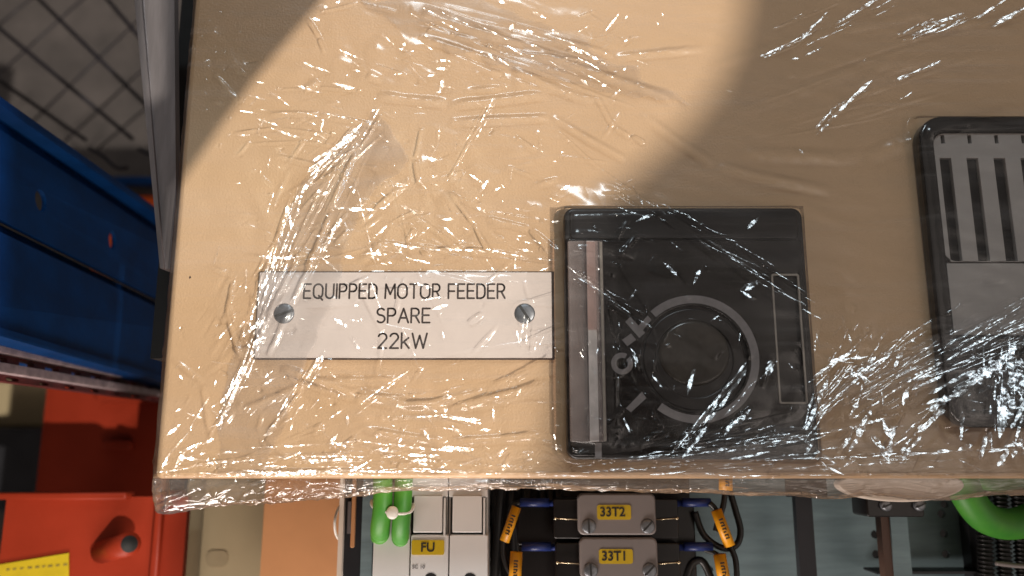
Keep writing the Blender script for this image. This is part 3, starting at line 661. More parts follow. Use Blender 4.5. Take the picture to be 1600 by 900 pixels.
FACETS = []
for f_ in [(505,15,18,7,10),(533,7,12,5,20),(496,34,10,6,0),(485,144,38,4,-5),(542,139,24,5,2),(631,75,12,7,60),(558,114,10,5,0),(691,137,20,6,70),(684,148,10,7,20),
 (414,192,16,6,-10),(430,198,14,4,-15),(524,235,80,6,35),(505,256,55,6,38),(487,283,50,6,55),(672,252,26,5,-5),(627,291,22,6,5),(501,300,10,6,40),(450,212,40,4,-8),
 (842,28,22,6,-15),(822,53,26,4,0),(865,54,16,5,-3),(834,75,9,8,0),(799,46,9,7,60),(767,93,16,5,-35),(787,101,17,4,-25),(899,82,26,6,-10),(920,90,34,4,-18),(913,133,14,7,-35),
 (961,149,17,4,42),(942,137,8,6,0),(840,208,10,8,60),(757,292,26,5,52),(745,283,24,3,-28),(883,297,16,4,28),(954,40,34,2.5,50),(785,8,14,5,-8),(975,110,8,6,40),(866,255,6,5,0),
 (528,355,30,8,62),(512,387,20,6,60),(560,331,60,4,0),(598,363,22,5,40),(547,404,14,5,0),(635,389,40,4,-10),(437,405,50,4,5),(400,515,42,5,40),(411,536,24,11,30),(365,606,60,5,60),
 (349,654,30,5,60),(502,563,32,8,60),(421,678,15,5,20),(523,690,26,6,60),(467,738,56,9,2),(368,715,90,4,5),(507,718,60,4,0),(667,680,18,10,-60),(662,720,36,4,0),(603,606,80,2,38),
 (722,654,58,4,-4),(709,671,30,4,-12),(759,672,18,4,5),(700,622,15,5,20),(716,702,50,6,0),(662,711,50,4,-2),(784,705,32,4,35),(690,729,22,5,25),(870,665,7,6,0),(866,683,14,4,-75),
 (868,700,12,4,-80),(790,729,14,4,0),(640,330,26,5,-20),(700,345,20,5,10),(752,330,16,5,-30),(820,395,24,4,-8),(690,300,10,6,0),(590,400,30,4,0),(655,410,36,3,-8),(600,520,9,6,40),
 (533,505,14,8,-30),(545,512,9,6,-60),(680,470,40,3,8),(690,483,26,5,20),(560,480,5,4,0),(588,545,6,5,0),(810,530,20,3,-80),(470,640,20,4,50),(300,700,34,4,30),(285,715,24,5,60),
 (283,640,10,5,30),(275,672,26,4,45),(262,720,26,4,60),(330,690,20,5,30),(560,760,34,5,20),(290,770,24,4,60),(310,780,14,4,30),(345,765,20,4,50),(440,772,26,3,10),
 # facets in the shade, tilted to mirror the added cool lamp
 (1502,596,70,13,35),(1520,588,50,6,30),(1465,622,50,5,22),(1560,550,60,5,40),(1470,600,60,4,25),(1540,575,30,6,60),(1560,610,80,9,72),(1585,580,70,12,65),(1545,650,60,6,70),
 (1528,690,50,5,68),(1575,640,60,4,60),(1370,700,36,8,-70),(1388,690,40,5,70),(1345,660,40,5,60),(1335,685,40,5,55),(1420,700,40,4,50),(1450,655,50,5,42),(1440,600,40,4,28),
 (1400,560,30,5,60),(1340,590,26,8,-30),(1310,560,40,4,30),(1355,570,26,6,50),(1290,575,50,3,35),(1270,620,60,4,60),(1255,650,44,5,62),(1190,580,22,8,70),(1140,660,36,7,38),
 (1125,620,80,4,55),(1075,690,50,4,48),(1100,645,40,3,60),(1270,708,40,3,-45),(1000,352,24,4,20),(1165,360,20,5,50),(1160,455,26,8,30),(1155,470,20,5,-40),(1020,600,20,4,-60),
 (985,560,20,5,-70),(1040,430,24,4,-50),(1080,440,22,4,60),(1070,600,34,5,70),(1500,700,20,6,30),(1560,715,26,5,50),(1580,700,30,5,60),(1470,705,16,5,0),(1330,640,20,6,60),
 (1410,620,26,6,68),(1575,745,30,3,0),(1300,735,20,3,-30),(1250,700,16,5,60),(1215,690,40,3,10),(1060,720,30,4,0),(1160,712,50,3,8),(1460,44,60,5,18),(1445,55,40,3,16),
 (1580,26,60,6,30),(1315,172,90,5,42),(1430,115,50,4,22),(1340,20,60,3,32),(1270,45,44,4,45),(1215,78,50,3,20),(1240,95,8,6,0),(1270,83,24,3,25),(1250,240,9,5,-60),(1545,18,40,3,30)]:
    FACETS.append(f_)
Z = base+Hm
Z = np.where(GY > YB, np.maximum(Z, solid+0.00015), Z)
# the film wraps the left edge and sags past the lower edge, then folds back underneath
Xo, Yo, Zo = GX.copy(), GY.copy(), Z.copy()
t = np.clip(YB-0.0003-GY, 0, None)/T1*math.radians(200)
rimx = [232, 262, 300, 400, 480, 560, 640, 760, 900, 1100, 1250, 1400, 1600, 1700]
rimy = [791, 791, 790, 782, 777, 767, 761, 759, 760, 766, 771, 774, 772, 770]
R = (np.interp(PXg, rimx, rimy)-745)*U*1.02*(0.85+0.3*vnoise(GX, GX*0, 60*U, 71))
hem = GY < YB-0.0003
Hh = 0.0070
Zo = np.where(hem, base.mean()*0+0.0008-Hh*(1-np.cos(t))+Hm*np.cos(t)*0.8, Zo)
Yo = np.where(hem, YB-0.0003-R*np.sin(t)-Hm*np.sin(t)*0.8, Yo)
# left wrap
s_ = np.clip((XL+0.001)-GX, 0, None); lw_ = s_ > 0
rr = 0.0022; aa = np.clip(s_/rr, 0, math.pi/2)
Xo = np.where(lw_, XL+0.001-rr*np.sin(aa)*0.8-Hm*0.5*np.sin(aa), Xo)
Zo = np.where(lw_, Zo-rr*(1-np.cos(aa))-np.clip(s_-rr*math.pi/2, 0, None), Zo)
co_ = np.stack([Xo, Yo, Zo], -1).reshape(-1, 3).astype(np.float32)
idx = np.arange(NY*NX).reshape(NY, NX)
q = np.stack([idx[:-1, :-1], idx[:-1, 1:], idx[1:, 1:], idx[1:, :-1]], -1).reshape(-1, 4).astype(np.int32)
def grid_mesh(co_, q):
    me = bpy.data.meshes.new('film'); me.vertices.add(len(co_)); me.vertices.foreach_set('co', co_.ravel())
    me.loops.add(q.size); me.loops.foreach_set('vertex_index', q.ravel())
    me.polygons.add(len(q)); me.polygons.foreach_set('loop_start', np.arange(0, q.size, 4, dtype=np.int32))
    me.polygons.foreach_set('use_smooth', np.ones(len(q), dtype=bool)); me.update(calc_edges=True); me.validate(); return me
film = thing('stretch_film', 'clear crinkled stretch film wrapped over the cream drawer front', 'plastic film')
jr = int(np.argmax(ys > YB-0.0003))
def rows(j0, j1):
    c = np.stack([Xo, Yo, Zo], -1)[j0:j1]; n_ = j1-j0; ii = np.arange(n_*NX).reshape(n_, NX)
    qq = np.stack([ii[:-1, :-1], ii[:-1, 1:], ii[1:, 1:], ii[1:, :-1]], -1).reshape(-1, 4).astype(np.int32)
    return grid_mesh(c.reshape(-1, 3).astype(np.float32), qq)
link('wrap_sheet', rows(jr, NY), M['film'], film)
# --- fold ribbons off the sheet, each tilted to mirror sun or lamp as glint
M['film5'] = film_mat('stretch_film_folds', gloss=0.072, rough=0.15, haze=(0.0, 0.03))
RV, RQ = [], []; rcount = [0]
def ribbon(ax, ay, bx, by, W, jit=0.01, rag=0.05):
    A = P(ax, ay); B = P(bx, by); L_ = (B-A).length
    if L_ < 3*U or min(A.x, B.x) < XL+0.0015 or min(A.y, B.y) < YB+0.0008: return
    mx_, my_ = (ax+bx)/2, (ay+by)/2; gx_, gy_ = glint_tilt(mx_, my_, jit)
    tx, ty = (B.x-A.x)/L_, (B.y-A.y)/L_; nx, ny = -ty, tx
    gu = gx_*tx+gy_*ty; gv = gx_*nx+gy_*ny
    lim = 22*U/max(L_, 1e-9); gu_ = max(-lim, min(lim, gu))
    n_s = max(6, int(L_/U/1.3)); n_t = max(4, int(W/1.0)+3)
    sd = rng.random()*50
    u = np.linspace(0, 1, n_s)[:, None]; v = np.linspace(-1, 1, n_t)[None, :]
    rag_w = 0.35+0.9*vnoise(u*L_+sd, u*0+sd, 7*U, 91)
    taper = np.clip(np.minimum(u, 1-u)*L_/(7*U), 0.06, 1)**.8
    hw = W*U/2*rag_w*taper
    bend = (np.sin(u*3+sd)*0.02*L_+(vnoise(u*L_+sd, u*0, 16*U, 92)-.5)*2.2*U)
    ul = (u-.5)*L_+v*0; vl = v*hw
    X = (A.x+B.x)/2+tx*ul+nx*(vl+bend); Y = (A.y+B.y)/2+ty*ul+ny*(vl+bend)
    fi = int(np.clip(((A.x+B.x)/2-X0g)/h, 2, NX-3)); fj = int(np.clip(((A.y+B.y)/2-Y0g)/h, 2, NY-3))
    wob = (vnoise(X+sd, Y, 9*U, 93)-.5)*9*U*rag+(vnoise(X, Y+sd, 4*U, 94)-.5)*4*U*rag
    Zr = base[fj, fi]+0.0010+abs(gu_)*L_/2*0.55+gu_*ul+gv*vl+wob
    o0 = rcount[0]; RV.append(np.stack([X, Y, Zr], -1).reshape(-1, 3)); ii = np.arange(n_s*n_t).reshape(n_s, n_t)+o0
    RQ.append(np.stack([ii[:-1, :-1], ii[1:, :-1], ii[1:, 1:], ii[:-1, 1:]], -1).reshape(-1, 4)); rcount[0] += n_s*n_t
def rline(pts, W, L=(30, 75), cover=.92, jit=.012, rag=.05):
    for a, b in zip(pts, pts[1:]):
        d = math.hypot(b[0]-a[0], b[1]-a[1]); t_ = 0
        while t_ < d-4:
            l_ = min(d-t_, L[0]+(L[1]-L[0])*rng.random())
            if rng.random() < cover:
                q0, q1 = t_/d, (t_+l_)/d; o_ = rng.normal()*W*.12
                ribbon(a[0]+(b[0]-a[0])*q0+o_, a[1]+(b[1]-a[1])*q0, a[0]+(b[0]-a[0])*q1+o_, a[1]+(b[1]-a[1])*q1, W*rng.uniform(.6, 1.15), jit, rag)
            t_ += l_*rng.uniform(.8, 1.15)
for pts, wq in LONG: rline(pts, wq*(.95 if in_sun(*pts[0]) else .8), jit=.03, rag=.10)
for x_, y_, L_, W_, a_ in FACETS:
    k_ = 1.0 if in_sun(x_, y_) else 1.25
    t = math.radians(a_); ca, sa = math.cos(t)*L_/2*k_, math.sin(t)*L_/2*k_
    ribbon(x_-ca, y_+sa, x_+ca, y_-sa, W_*1.0*k_, .02, .13 if W_ > 6 else .08)
# hair-fine pleats that gather towards a point
HAIR = [((1232,688),6,(1350,525),24,9,.8),((1250,668),5,(1450,515),22,10,.8),((1320,640),20,(1612,470),26,16,.75),((1400,605),12,(1612,515),14,10,.8),((1535,705),8,(1590,520),34,12,.7),
 ((900,725),8,(1300,668),26,10,.6),((960,738),6,(1500,700),18,9,.5),((1040,708),4,(1165,560),10,5,.8),((880,430),6,(1010,520),12,9,.6),((1000,320),6,(1270,500),24,8,.45),
 ((345,665),6,(410,500),16,8,.8),((400,510),10,(480,290),20,10,.7),((480,290),8,(592,180),12,8,.7),((415,690),5,(505,555),8,4,.8),((250,740),5,(700,735),8,10,.5),((700,745),5,(1600,742),8,10,.35),
 ((1180,100),12,(1420,-20),30,7,.5),((1400,70),10,(1610,10),16,5,.6),((1370,710),10,(1480,625),10,6,.8),((640,20),16,(1000,140),26,10,.35),((560,330),10,(640,600),40,5,.35)]
for p0, s0, p1, s1, n_, cv in HAIR:
    L_ = math.hypot(p1[0]-p0[0], p1[1]-p0[1]); nx, ny = -(p1[1]-p0[1])/L_, (p1[0]-p0[0])/L_
    for k in range(n_):
        if rng.random() > cv+.25: continue
        a0 = rng.normal()*s0*.5; a1 = a0/s0*s1+rng.normal()*s1*.3; t0 = rng.random()*.4; t1 = min(1, t0+.25+rng.random()*.6)
        f_ = lambda t: (p0[0]+(p1[0]-p0[0])*t+nx*(a0+(a1-a0)*t), p0[1]+(p1[1]-p0[1])*t+ny*(a0+(a1-a0)*t))
        rline([f_(t0), f_(t1)], rng.uniform(1.0, 1.9), (25, 70), cv, .055, .07)
# small loose crinkles
for cx, cy, rx, ry, cnt, ang, spr, Ls, Ws, Ss in ZONES:
    if cy > 745: continue
    for k in range(int(cnt*0.19)):
        a = cx+rng.normal()*rx*0.55; b = cy+rng.normal()*ry*0.55
        if b > 738: continue
        t = math.radians(ang+rng.normal()*spr*0.7); L_ = 4+rng.random()**2.4*Ls[1]*.9
        ribbon(a-L_/2*math.cos(t), b+L_/2*math.sin(t), a+L_/2*math.cos(t), b-L_/2*math.sin(t), rng.uniform(1.4, 3.6), .075, .10)
link('glint_folds', grid_mesh(np.concatenate(RV).astype(np.float32), np.concatenate(RQ).astype(np.int32)), M['film5'], film)
# --- second turns of film lying over the first
def inside(poly, x, y):
    c = np.zeros(x.shape, bool); n_ = len(poly)
    for i in range(n_):
        x0, y0 = poly[i]; x1, y1 = poly[(i+1) % n_]
        c ^= ((y0 > y) != (y1 > y)) & (x < (x1-x0)*(y-y0)/(y1-y0+1e-9)+x0)
    return c
def overlay(poly, dz, m, seed):
    x = PXg+(vnoise(GX+seed, GY, 30*U, seed)-.5)*16; y = PYg+(vnoise(GX, GY+seed, 30*U, seed+1)-.5)*16
    sel = inside(poly, x, y) & (GY > YB+0.0005); st_ = 2
    sel = sel[::st_, ::st_]; n0, n1 = sel.shape
    c = np.stack([Xo[::st_, ::st_], Yo[::st_, ::st_], (base+Hm*0.5)[::st_, ::st_]+dz], -1)
    ii = np.arange(n0*n1).reshape(n0, n1); k = sel[:-1, :-1] & sel[1:, 1:] & sel[1:, :-1] & sel[:-1, 1:]
    qq = np.stack([ii[:-1, :-1], ii[:-1, 1:], ii[1:, 1:], ii[1:, :-1]], -1)[k]
    used = np.unique(qq); mp = np.zeros(n0*n1, np.int32); mp[used] = np.arange(len(used))
    link('overlap_layer', grid_mesh(c.reshape(-1, 3)[used].astype(np.float32), mp[qq].astype(np.int32)), m, film)
M['film3'] = film_mat('stretch_film_second_turn', gloss=0.055, rough=0.2, haze=(0.010, 0.11), ang=math.radians(14))
M['film4'] = film_mat('stretch_film_bundle', gloss=0.07, rough=0.2, haze=(0.01, 0.12), ang=math.radians(-132))
overlay([(880,745),(1000,715),(1180,690),(1260,600),(1420,540),(1640,440),(1640,745)], 0.0008, M['film3'], 31)
overlay([(335,745),(350,600),(420,430),(470,290),(590,165),(640,250),(560,330),(520,480),(450,650),(420,745)], 0.0007, M['film4'], 41)
overlay([(560,0),(700,-10),(900,60),(1085,165),(1000,160),(880,130),(640,60)], 0.0007, M['film3'], 45)
link('gathered_hem', rows(0, jr+1), M['film2'], film)

# ================================================================ CABINET INTERIOR (below the drawer)
cab = thing('switchgear_cabinet', 'open switchgear cabinet below the drawer with galvanised mounting plate and dark frame', 'cabinet')
zi = -0.085
mpx = pr(560, 600, 1700, 960, zi)
hl = []
for hx, hy in ((1367,835),(1369,866),(1471,803),(1475,834),(1478,866),(1108,890),(1476,788),(1507,788)):
    c = P(hx, hy, zi); hl.append(circ(c.x, c.y, 6.2*pxs(zi), n=20))
link('mounting_plate', shape2d([rrect(*mpx)]+hl, zi, zi-0.002), M['galv'], cab)
zb = -0.16
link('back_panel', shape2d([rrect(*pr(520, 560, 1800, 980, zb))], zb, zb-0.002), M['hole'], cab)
# dark upright bar
o = thing('upright_bar', 'narrow dark steel upright bar standing before the grey mounting plate', 'bar')
link('web', shape2d([rrect(*pr(1246, 700, 1272, 960, -0.060))], -0.060, -0.064), M['darksteel'], o)
link('flange', shape2d([rrect(*pr(1225, 700, 1288, 776, -0.060))], -0.0585, -0.0600), M['darksteel'], o)
# white insulator with black clamp
o = thing('busbar_support', 'pale round insulator on a black clamp with two bright screws', 'insulator')
a = P(1405, 757, -0.030)
me = shape2d([circ(a.x, a.y, 97*pxs(-0.03), 26*pxs(-.03), 48)], -0.028, -0.0335, 0.0008); link('insulator_disc', me, M['insul'], o, True)
pbox('clamp', (1354, 770, 1444, 808), -0.036, -0.050, M['black'], o, 0.0012, 0.0006)
for sx in (1384, 1436):
    c = P(sx, 789, -0.0355); s, ms = screw('clamp_screw', c.x, c.y, -0.0355, 9*pxs(-.036), 0.4, o, M['brass' if 0 else 'screw'], h=0.0018); link('screw_slot', merge(ms), M['groove'], s)
o = thing('busbar_strip', 'brown edged grey strip hanging below the black clamp', 'strip')
pbox('strip_face', (1397, 800, 1424, 960), -0.056, -0.060, M['galv'], o)
pbox('strip_side', (1382, 800, 1396, 960), -0.057, -0.062, M['brownred'], o)
pbox('ledge', (1370, 893, 1540, 897), -0.070, -0.083, M['darksteel'], cab)
# green cable and corrugated conduits at the right
o = thing('green_cable', 'thick green cable looping under the right end of the drawer', 'cable')
zg = -0.045
tube('cable_core', [P(1500, 735, zg), P(1512, 775, zg), P(1545, 812, zg-.004), P(1600, 815, zg-.01), P(1680, 770, zg-.01)], 24*pxs(zg), M['green'], o, 20)
tube('cable_tail', [P(1490, 735, -.06), P(1560, 752, -.062), P(1640, 745, -.065)], 17*pxs(-.06), M['green'], o, 16)
o = thing('cable_ribs', 'bundle of dark ribbed conduits behind the green cable', 'conduit')
for k, (xx, dx) in enumerate(((1532, 14), (1558, 18), (1585, 20), (1612, 24), (1640, 26))):
    n_ = 46
    pts = [P(xx+dx*i/n_, 690+300*i/n_, -0.068) for i in range(n_)]
    tube('conduit', pts, lambda t, r=12*pxs(-.068): r*(0.86+0.14*math.cos(t*2*math.pi*44)), M['cable'], o, 12)
o['label'] = 'bundle of dark ribbed conduits behind the green cable'
zt = -0.054
link('cable_tie', tube_me([P(1556, 880, zt), P(1590, 884, zt), P(1640, 886, zt)], 3.5*pxs(zt)), M['capgrey'], o, True)
pbox('side_rail', (1516, 740, 1530, 960), -0.075, -0.082, M['darksteel'], cab)

# terminal blocks 33T2 / 33T1
def terminal(yt, yb, txt, lbl, xo=0):
    z = -0.036
    o = thing('current_transformer', lbl, 'transformer', 'grey capped transformers')
    pbox('body', (808+xo, yt+14, 1086+xo, yb+16), z-0.012, -0.084, M['black'], o, 0.001, 0.0006)
    pbox('shoulder', (865+xo, yt+8, 1060+xo, yb+6), z-0.004, z-0.0118, M['black'], o, 0.001, 0.0006)
    pbox('cover', (903+xo, yt, 1025+xo, yb), z, z-0.0038, M['capgrey'], o, 0.0022, 0.0007, smooth=True)
    lb = pbox('label_sticker', (933+xo, yt+18, 986+xo, yt+41), z+0.0002, z, M['yellow'], o, 0.0009)
    c = P(957+xo, yt+29.5, z+0.00025)
    link('label_text', text_me(txt, 19.5*pxs(z), c.x, c.y, z+0.0003, bold=0.00010, xs=0.96), M['ink'], lb)
    for sx in (920, 1012):
        c = P(sx+xo, yb-14, z); s, ms = screw('cover_screw', c.x, c.y, z, 11*pxs(z), 1.6 if sx < 950 else 0.8, o, h=0.0008); link('screw_slot', merge(ms), M['groove'], s)
    for sx, ex in ((868, 905), (1058, 1025)):
        a = P(sx+xo, yt+39, z-0.003); b = P(ex+xo, yt+41, z-0.003)
        tube('wire_pin', [a, b], 1.0*pxs(z), M['brass'], o, 8)
        bm = bmesh.new(); bmesh.ops.create_icosphere(bm, subdivisions=2, radius=2.6*pxs(z)); bmesh.ops.translate(bm, verts=bm.verts, vec=a); link('pin_tip', from_bm(bm), M['brass'], o, True)
    for xa, xb, xc in ((812, 858, 900), (1110, 1066, 1028)):
        z2 = z-0.008
        tube('ferrule', [P(xa+xo, yt+14, z2), P(xb+xo, yt+14, z2)], 6.8*pxs(z2), M['navy'], o, 12)
        tube('ferrule_neck', [P(xb+xo, yt+15, z2-.001), P(xc+xo, yt+17, z2-.001)], 5*pxs(z2), M['navy'], o, 12)
    return o
terminal(771, 836, '33T2', 'grey capped transformer with yellow 33T2 sticker, upper of the pair')
terminal(840, 905, '33T1', 'grey capped transformer with yellow 33T1 sticker, lower of the pair', 3)

def sleeve(pa, pb, z, hw, lbl, marks=7, par=None):
    A = P(*pa, z); B = P(*pb, z)
    o = thing('marker_sleeve', lbl, 'wire marker', 'orange wire marker sleeves')
    tube('sleeve', [A, B], hw*pxs(z), M['ylabel'], o, 14)
    d = (B-A).normalized(); n = Vector((-d.y, d.x, 0)); u = pxs(z); ms = []
    Lw = (B-A).length
    for k in range(marks):
        c = A+d*Lw*(0.25+0.6*k/marks); c.z = z+hw*u+0.00002
        wv = n*(3.2*u); dv = d*(1.1*u)
        bm = bmesh.new(); bm.faces.new([bm.verts.new(p) for p in (c-wv-dv, c+wv*(0.4 if k % 3 == 1 else 1)-dv, c+wv*(0.4 if k % 3 == 1 else 1)+dv, c-wv+dv)]); ms.append(from_bm(bm))
        if k % 2: 
            bm = bmesh.new(); e2 = c+wv*0.6; bm.faces.new([bm.verts.new(p) for p in (e2-wv*.25, e2+d*3*u-wv*.25, e2+d*3*u+wv*.25, e2+wv*.25)]); ms.append(from_bm(bm))
    link('printed_marks', merge(ms), M['ink'], o)
    return o
def wire(pts, z, r, lbl, m='cable', grp='black control wires'):
    o = link('control_wire', tube_me([P(a, b, z if len(c) == 0 else c[0]) for a, b, *c in pts], r*pxs(z)), M[m], None, True)
    return tag(o, lbl, 'wire', grp)
zs = -0.040
sleeve((807, 792), (788, 846), zs, 7.5, 'slanted orange marker sleeve at the left of the 33T2 transformer')
sleeve((807, 862), (804, 915), zs, 9.5, 'upright orange marker sleeve at the left of the 33T1 transformer')
sleeve((1119, 797), (1140, 853), zs, 8.5, 'slanted orange marker sleeve at the right of the 33T2 transformer')
sleeve((1124, 866), (1133, 915), zs, 9.5, 'orange marker sleeve at the right of the 33T1 transformer', 6)
sleeve((1134, 742), (1134, 766), zs, 10.5, 'short orange marker sleeve tucked under the drawer edge', 3)
wire([(812,785),(800,792),(792,830),(786,850),(790,880),(808,915)], zs-0.003, 4, 'black wire bending through the slanted orange sleeve left of 33T2')
wire([(790,735),(782,780),(776,860),(770,930)], zs-0.02, 7, 'thick black wire hanging at the left of the transformers')
wire([(1108,786),(1120,800),(1142,855),(1150,880),(1152,930)], zs-0.003, 4.5, 'black wire passing through the slanted orange sleeve right of 33T2')
wire([(1134,760),(1130,790),(1122,815),(1118,830)], zs-0.004, 4.5, 'short black wire dropping from under the drawer edge')
wire([(1138,760),(1150,800),(1157,830),(1150,852),(1128,856),(1100,836),(1086,800)], zs-0.006, 5, 'black wire looping in a curve right of the transformers')
wire([(1100,858),(1124,870),(1130,900),(1138,930)], zs-0.004, 4, 'black wire entering the orange sleeve right of 33T1')
wire([(1072,905),(1082,880),(1100,880),(1120,930)], zs-0.008, 6, 'dark wire curling below the 33T1 transformer')
# clutter of black wires behind, left of the transformers
o = thing('wiring_loom', 'dark loom of black wires in the shade left of the transformers', 'wires')
for k in range(9):
    x = 768+k*13; tube('loom_wire', [P(x, 730, -.066), P(x+random.uniform(-10, 10), 790, -.062), P(x+random.uniform(-14, 14), 850, -.064), P(x+random.uniform(-8, 8), 940, -.066)], 6*pxs(-.066), M['cable'], o, 10)
pbox('wire_duct', (764, 720, 1080, 950), -0.070, -0.083, M['black'], cab)

# fuse holders (white modules)
def fuse(x0, x1, lbl, sticker=False):
    z = -0.030
    o = thing('fuse_holder', lbl, 'fuse holder', 'pale grey fuse holders')
    pbox('body', (x0, 836, x1-1, 960), z, -0.080, M['white'], o, 0.0004, 0.0003)
    pbox('upper_body', (x0, 700, x1-1, 836), z-0.004, -0.080, M['white'], o, 0.0004, 0.0003)
    pbox('top_shelf', (x0, 700, x1-1, 776), z, z-0.0038, M['white'], o, 0.0003, 0.0002)
    pbox('lever_gap', (x0+2, 778, x1-3, 837), z-0.0036, z-0.0039, M['groove'], o)
    pbox('lever', (x0+5, 774, x1-10, 832), z+0.0006, z-0.0036, M['white'], o, 0.0004, 0.0003)
    pbox('side_rib', (x1-8, 778, x1-5, 836), z+0.0002, z-0.0034, M['white'], o)
    c = P((x0+x1)/2+2, 906, z)
    link('terminal_hole', shape2d([circ(c.x, c.y, 10*pxs(z))], z+0.0001, z-0.001), M['hole'], o)
    if sticker:
        s = pbox('label_sticker', (643, 844, 694, 867), z+0.0003, z+0.00002, M['yellow'], o, 0.0006)
        c = P(668.5, 855.5, z); link('label_text', text_me('FU', 19*pxs(z), c.x, c.y, z+0.0004, bold=0.00008), M['ink'], s)
        c = P(654, 886, z); link('printed_code', text_me('SC 10', 8*pxs(z), c.x, c.y, z+0.0001, bold=0.00002), M['mark'], o)
    return o
fuse(641, 701, 'pale grey fuse holder carrying the yellow FU sticker', True)
fuse(702, 763, 'pale grey fuse holder without sticker, right of the FU one')
o = thing('blank_cover', 'plain pale grey cover strip left of the fuse holders under the green wires', 'cover')
pbox('cover_plate', (583, 760, 640, 960), -0.031, -0.080, M['white'], o, 0.0006, 0.0004)
# green wires and cable tie
zw = -0.024
o = link('green_wire', tube_me([P(596, 720, zw-.006), P(598, 745, zw), P(598, 790, zw+.002), P(594, 824, zw-0.002), P(594, 838, zw-.010)], 15.0*pxs(zw), 20), M['green'], None, True)
tag(o, 'left of the two thick green wires tied together below the drawer', 'wire', 'thick green wires')
o = link('green_wire', tube_me([P(632, 720, zw-.006), P(631, 745, zw), P(629, 790, zw+.002), P(626, 828, zw-0.002), P(626, 843, zw-.010)], 14.0*pxs(zw), 20), M['green'], None, True)
tag(o, 'right of the two thick green wires tied together below the drawer', 'wire', 'thick green wires')
o = thing('cable_tie', 'white nylon cable tie holding the two green wires together', 'cable tie')
zf = zw+16*pxs(zw)
band = []
pts = [P(582, 783, zw-.003), P(582, 788, zw), P(587, 794, zf-.0012), P(598, 798, zf+.0004), P(613, 801, zf-.0002), P(629, 802, zf+.0004), P(640, 799, zf-.0014), P(645, 793, zw), P(645, 789, zw-.003)]
tube('strap', pts, 3.6*pxs(zf), M['nylon'], o, 10)
bm = bmesh.new(); bmesh.ops.create_uvsphere(bm, u_segments=20, v_segments=12, radius=1)
bmesh.ops.scale(bm, vec=(9.5*pxs(zf), 10*pxs(zf), 5*pxs(zf)), verts=bm.verts); bmesh.ops.translate(bm, vec=P(613, 801, zf+.002), verts=bm.verts)
link('tie_head', from_bm(bm), M['nylon'], o, True)
# cabinet edge left of the modules
o = cab
pbox('frame_face', (534, 640, 584, 960), -0.050, -0.09, M['darksteel'], o)
pbox('frame_lip', (530, 640, 537, 960), -0.047, -0.09, M['insul'], o)
pbox('grey_rail', (566, 640, 583, 960), -0.045, -0.0495, M['galv'], o)
pbox('steel_strip', (543, 784, 548, 834), -0.0485, -0.0498, M['steel'], o)
o = link('copper_rod', shape2d([rrect(*pr(551, 640, 557, 856, -.044), 0.0006)], -.044, -.046, 0.0002), M['tan']); tag(o, 'thin copper coloured rod hanging in front of the dark cabinet frame', 'rod')
zr = -0.05
o = link('wire_loop', tube_me([P(536, 786, zr), P(528, 796, zr+.002), P(523, 815, zr+.004), P(525, 835, zr+.002), P(534, 848, zr)], 2.0*pxs(zr)), M['nylon'], None, True)
tag(o, 'thin white wire loop bulging past the cabinet edge', 'wire')
# boards to the left of the cabinet
o = link('tan_board', shape2d([rrect(*pr(411, 640, 531, 980, -.10))], -.10, -.112, 0.0005), M['tan']); tag(o, 'orange tan board standing left of the open cabinet', 'board')
o = thing('olive_panel', 'flat olive beige panel between the orange frame and the tan board', 'panel')
pbox('panel_face', (318, 640, 415, 980), -.13, -.14, M['olive'], o)
pbox('panel_return', (290, 640, 319, 980), -.137, -.15, M['olive'], o)
a = P(339, 872, -.13); pbox('panel_stain', (322, 860, 356, 886), -.1296, -.13, mat('faint_stain', (0.27, 0.21, 0.12), 0.6), o, 0.003)
o = link('black_strip', shape2d([rrect(*pr(258, 640, 291, 980, -.15))], -.15, -.16), M['hole']); tag(o, 'black strip between the orange frame and the olive panel', 'seal')  # plain black strip beside the olive panel

# ================================================================ LEFT: RACKS, BEAM, MESH
def quadplate(c4, outl, t0, t1):
    """outlines in (u,v) on the 3D quad c4 = [ (u0v0),(u1v0),(u1v1),(u0v1) ]; t = offset along normal"""
    A, B, C_, Dq = [Vector(v) for v in c4]; nrm = (B-A).cross(Dq-A).normalized()
    if nrm.z < 0: nrm = -nrm
    def wp(c):
        u, v = c.x, c.y; return A.lerp(B, u).lerp(Dq.lerp(C_, u), v)+nrm*c.z
    return shape2d(outl, t0, t1, 0, wp)
def solve(c4, px, py):
    best = None
    A, B, C_, Dq = [Vector(v) for v in c4]
    for i in range(200):
        for j in range(100):
            u, v = i/150-0.1, j/99; q_ = proj(A.lerp(B, u).lerp(Dq.lerp(C_, u), v)); d = (q_[0]-px)**2+(q_[1]-py)**2
            if best is None or d < best[0]: best = (d, u, v)
    return best[1:]
za, zc = -0.03, -0.17
beam4 = [P(0, 528, za), P(250, 598, zc), P(265, 352, zc), P(0, 168, za)]
beam = thing('rack_beam', 'blue steel rack beam with oval holes running behind the drawer', 'rack beam')
hs_ = []
for hx, hy, a_, b_ in ((63, 314, .028, .052), (175, 376, .022, .052)):
    u, v = solve(beam4, hx, hy); hs_.append(circ(u, v, a_, b_, 24))
link('web', quadplate(beam4, [rrect(-0.5, 0.50, 1.5, 0.90)]+hs_, 0.0, -0.002), M['blue'], beam)
link('top_flange', quadplate(beam4, [rrect(-0.5, 0.955, 1.5, 0.995)], 0.006, -0.03), M['blue'], beam)
link('flange_root', quadplate(beam4, [rrect(-0.5, 0.895, 1.5, 0.96)], -0.003, -0.013), M['blue'], beam)
link('groove', quadplate(beam4, [rrect(-0.5, 0.43, 1.5, 0.51)], -0.005, -0.010), M['blue'], beam)
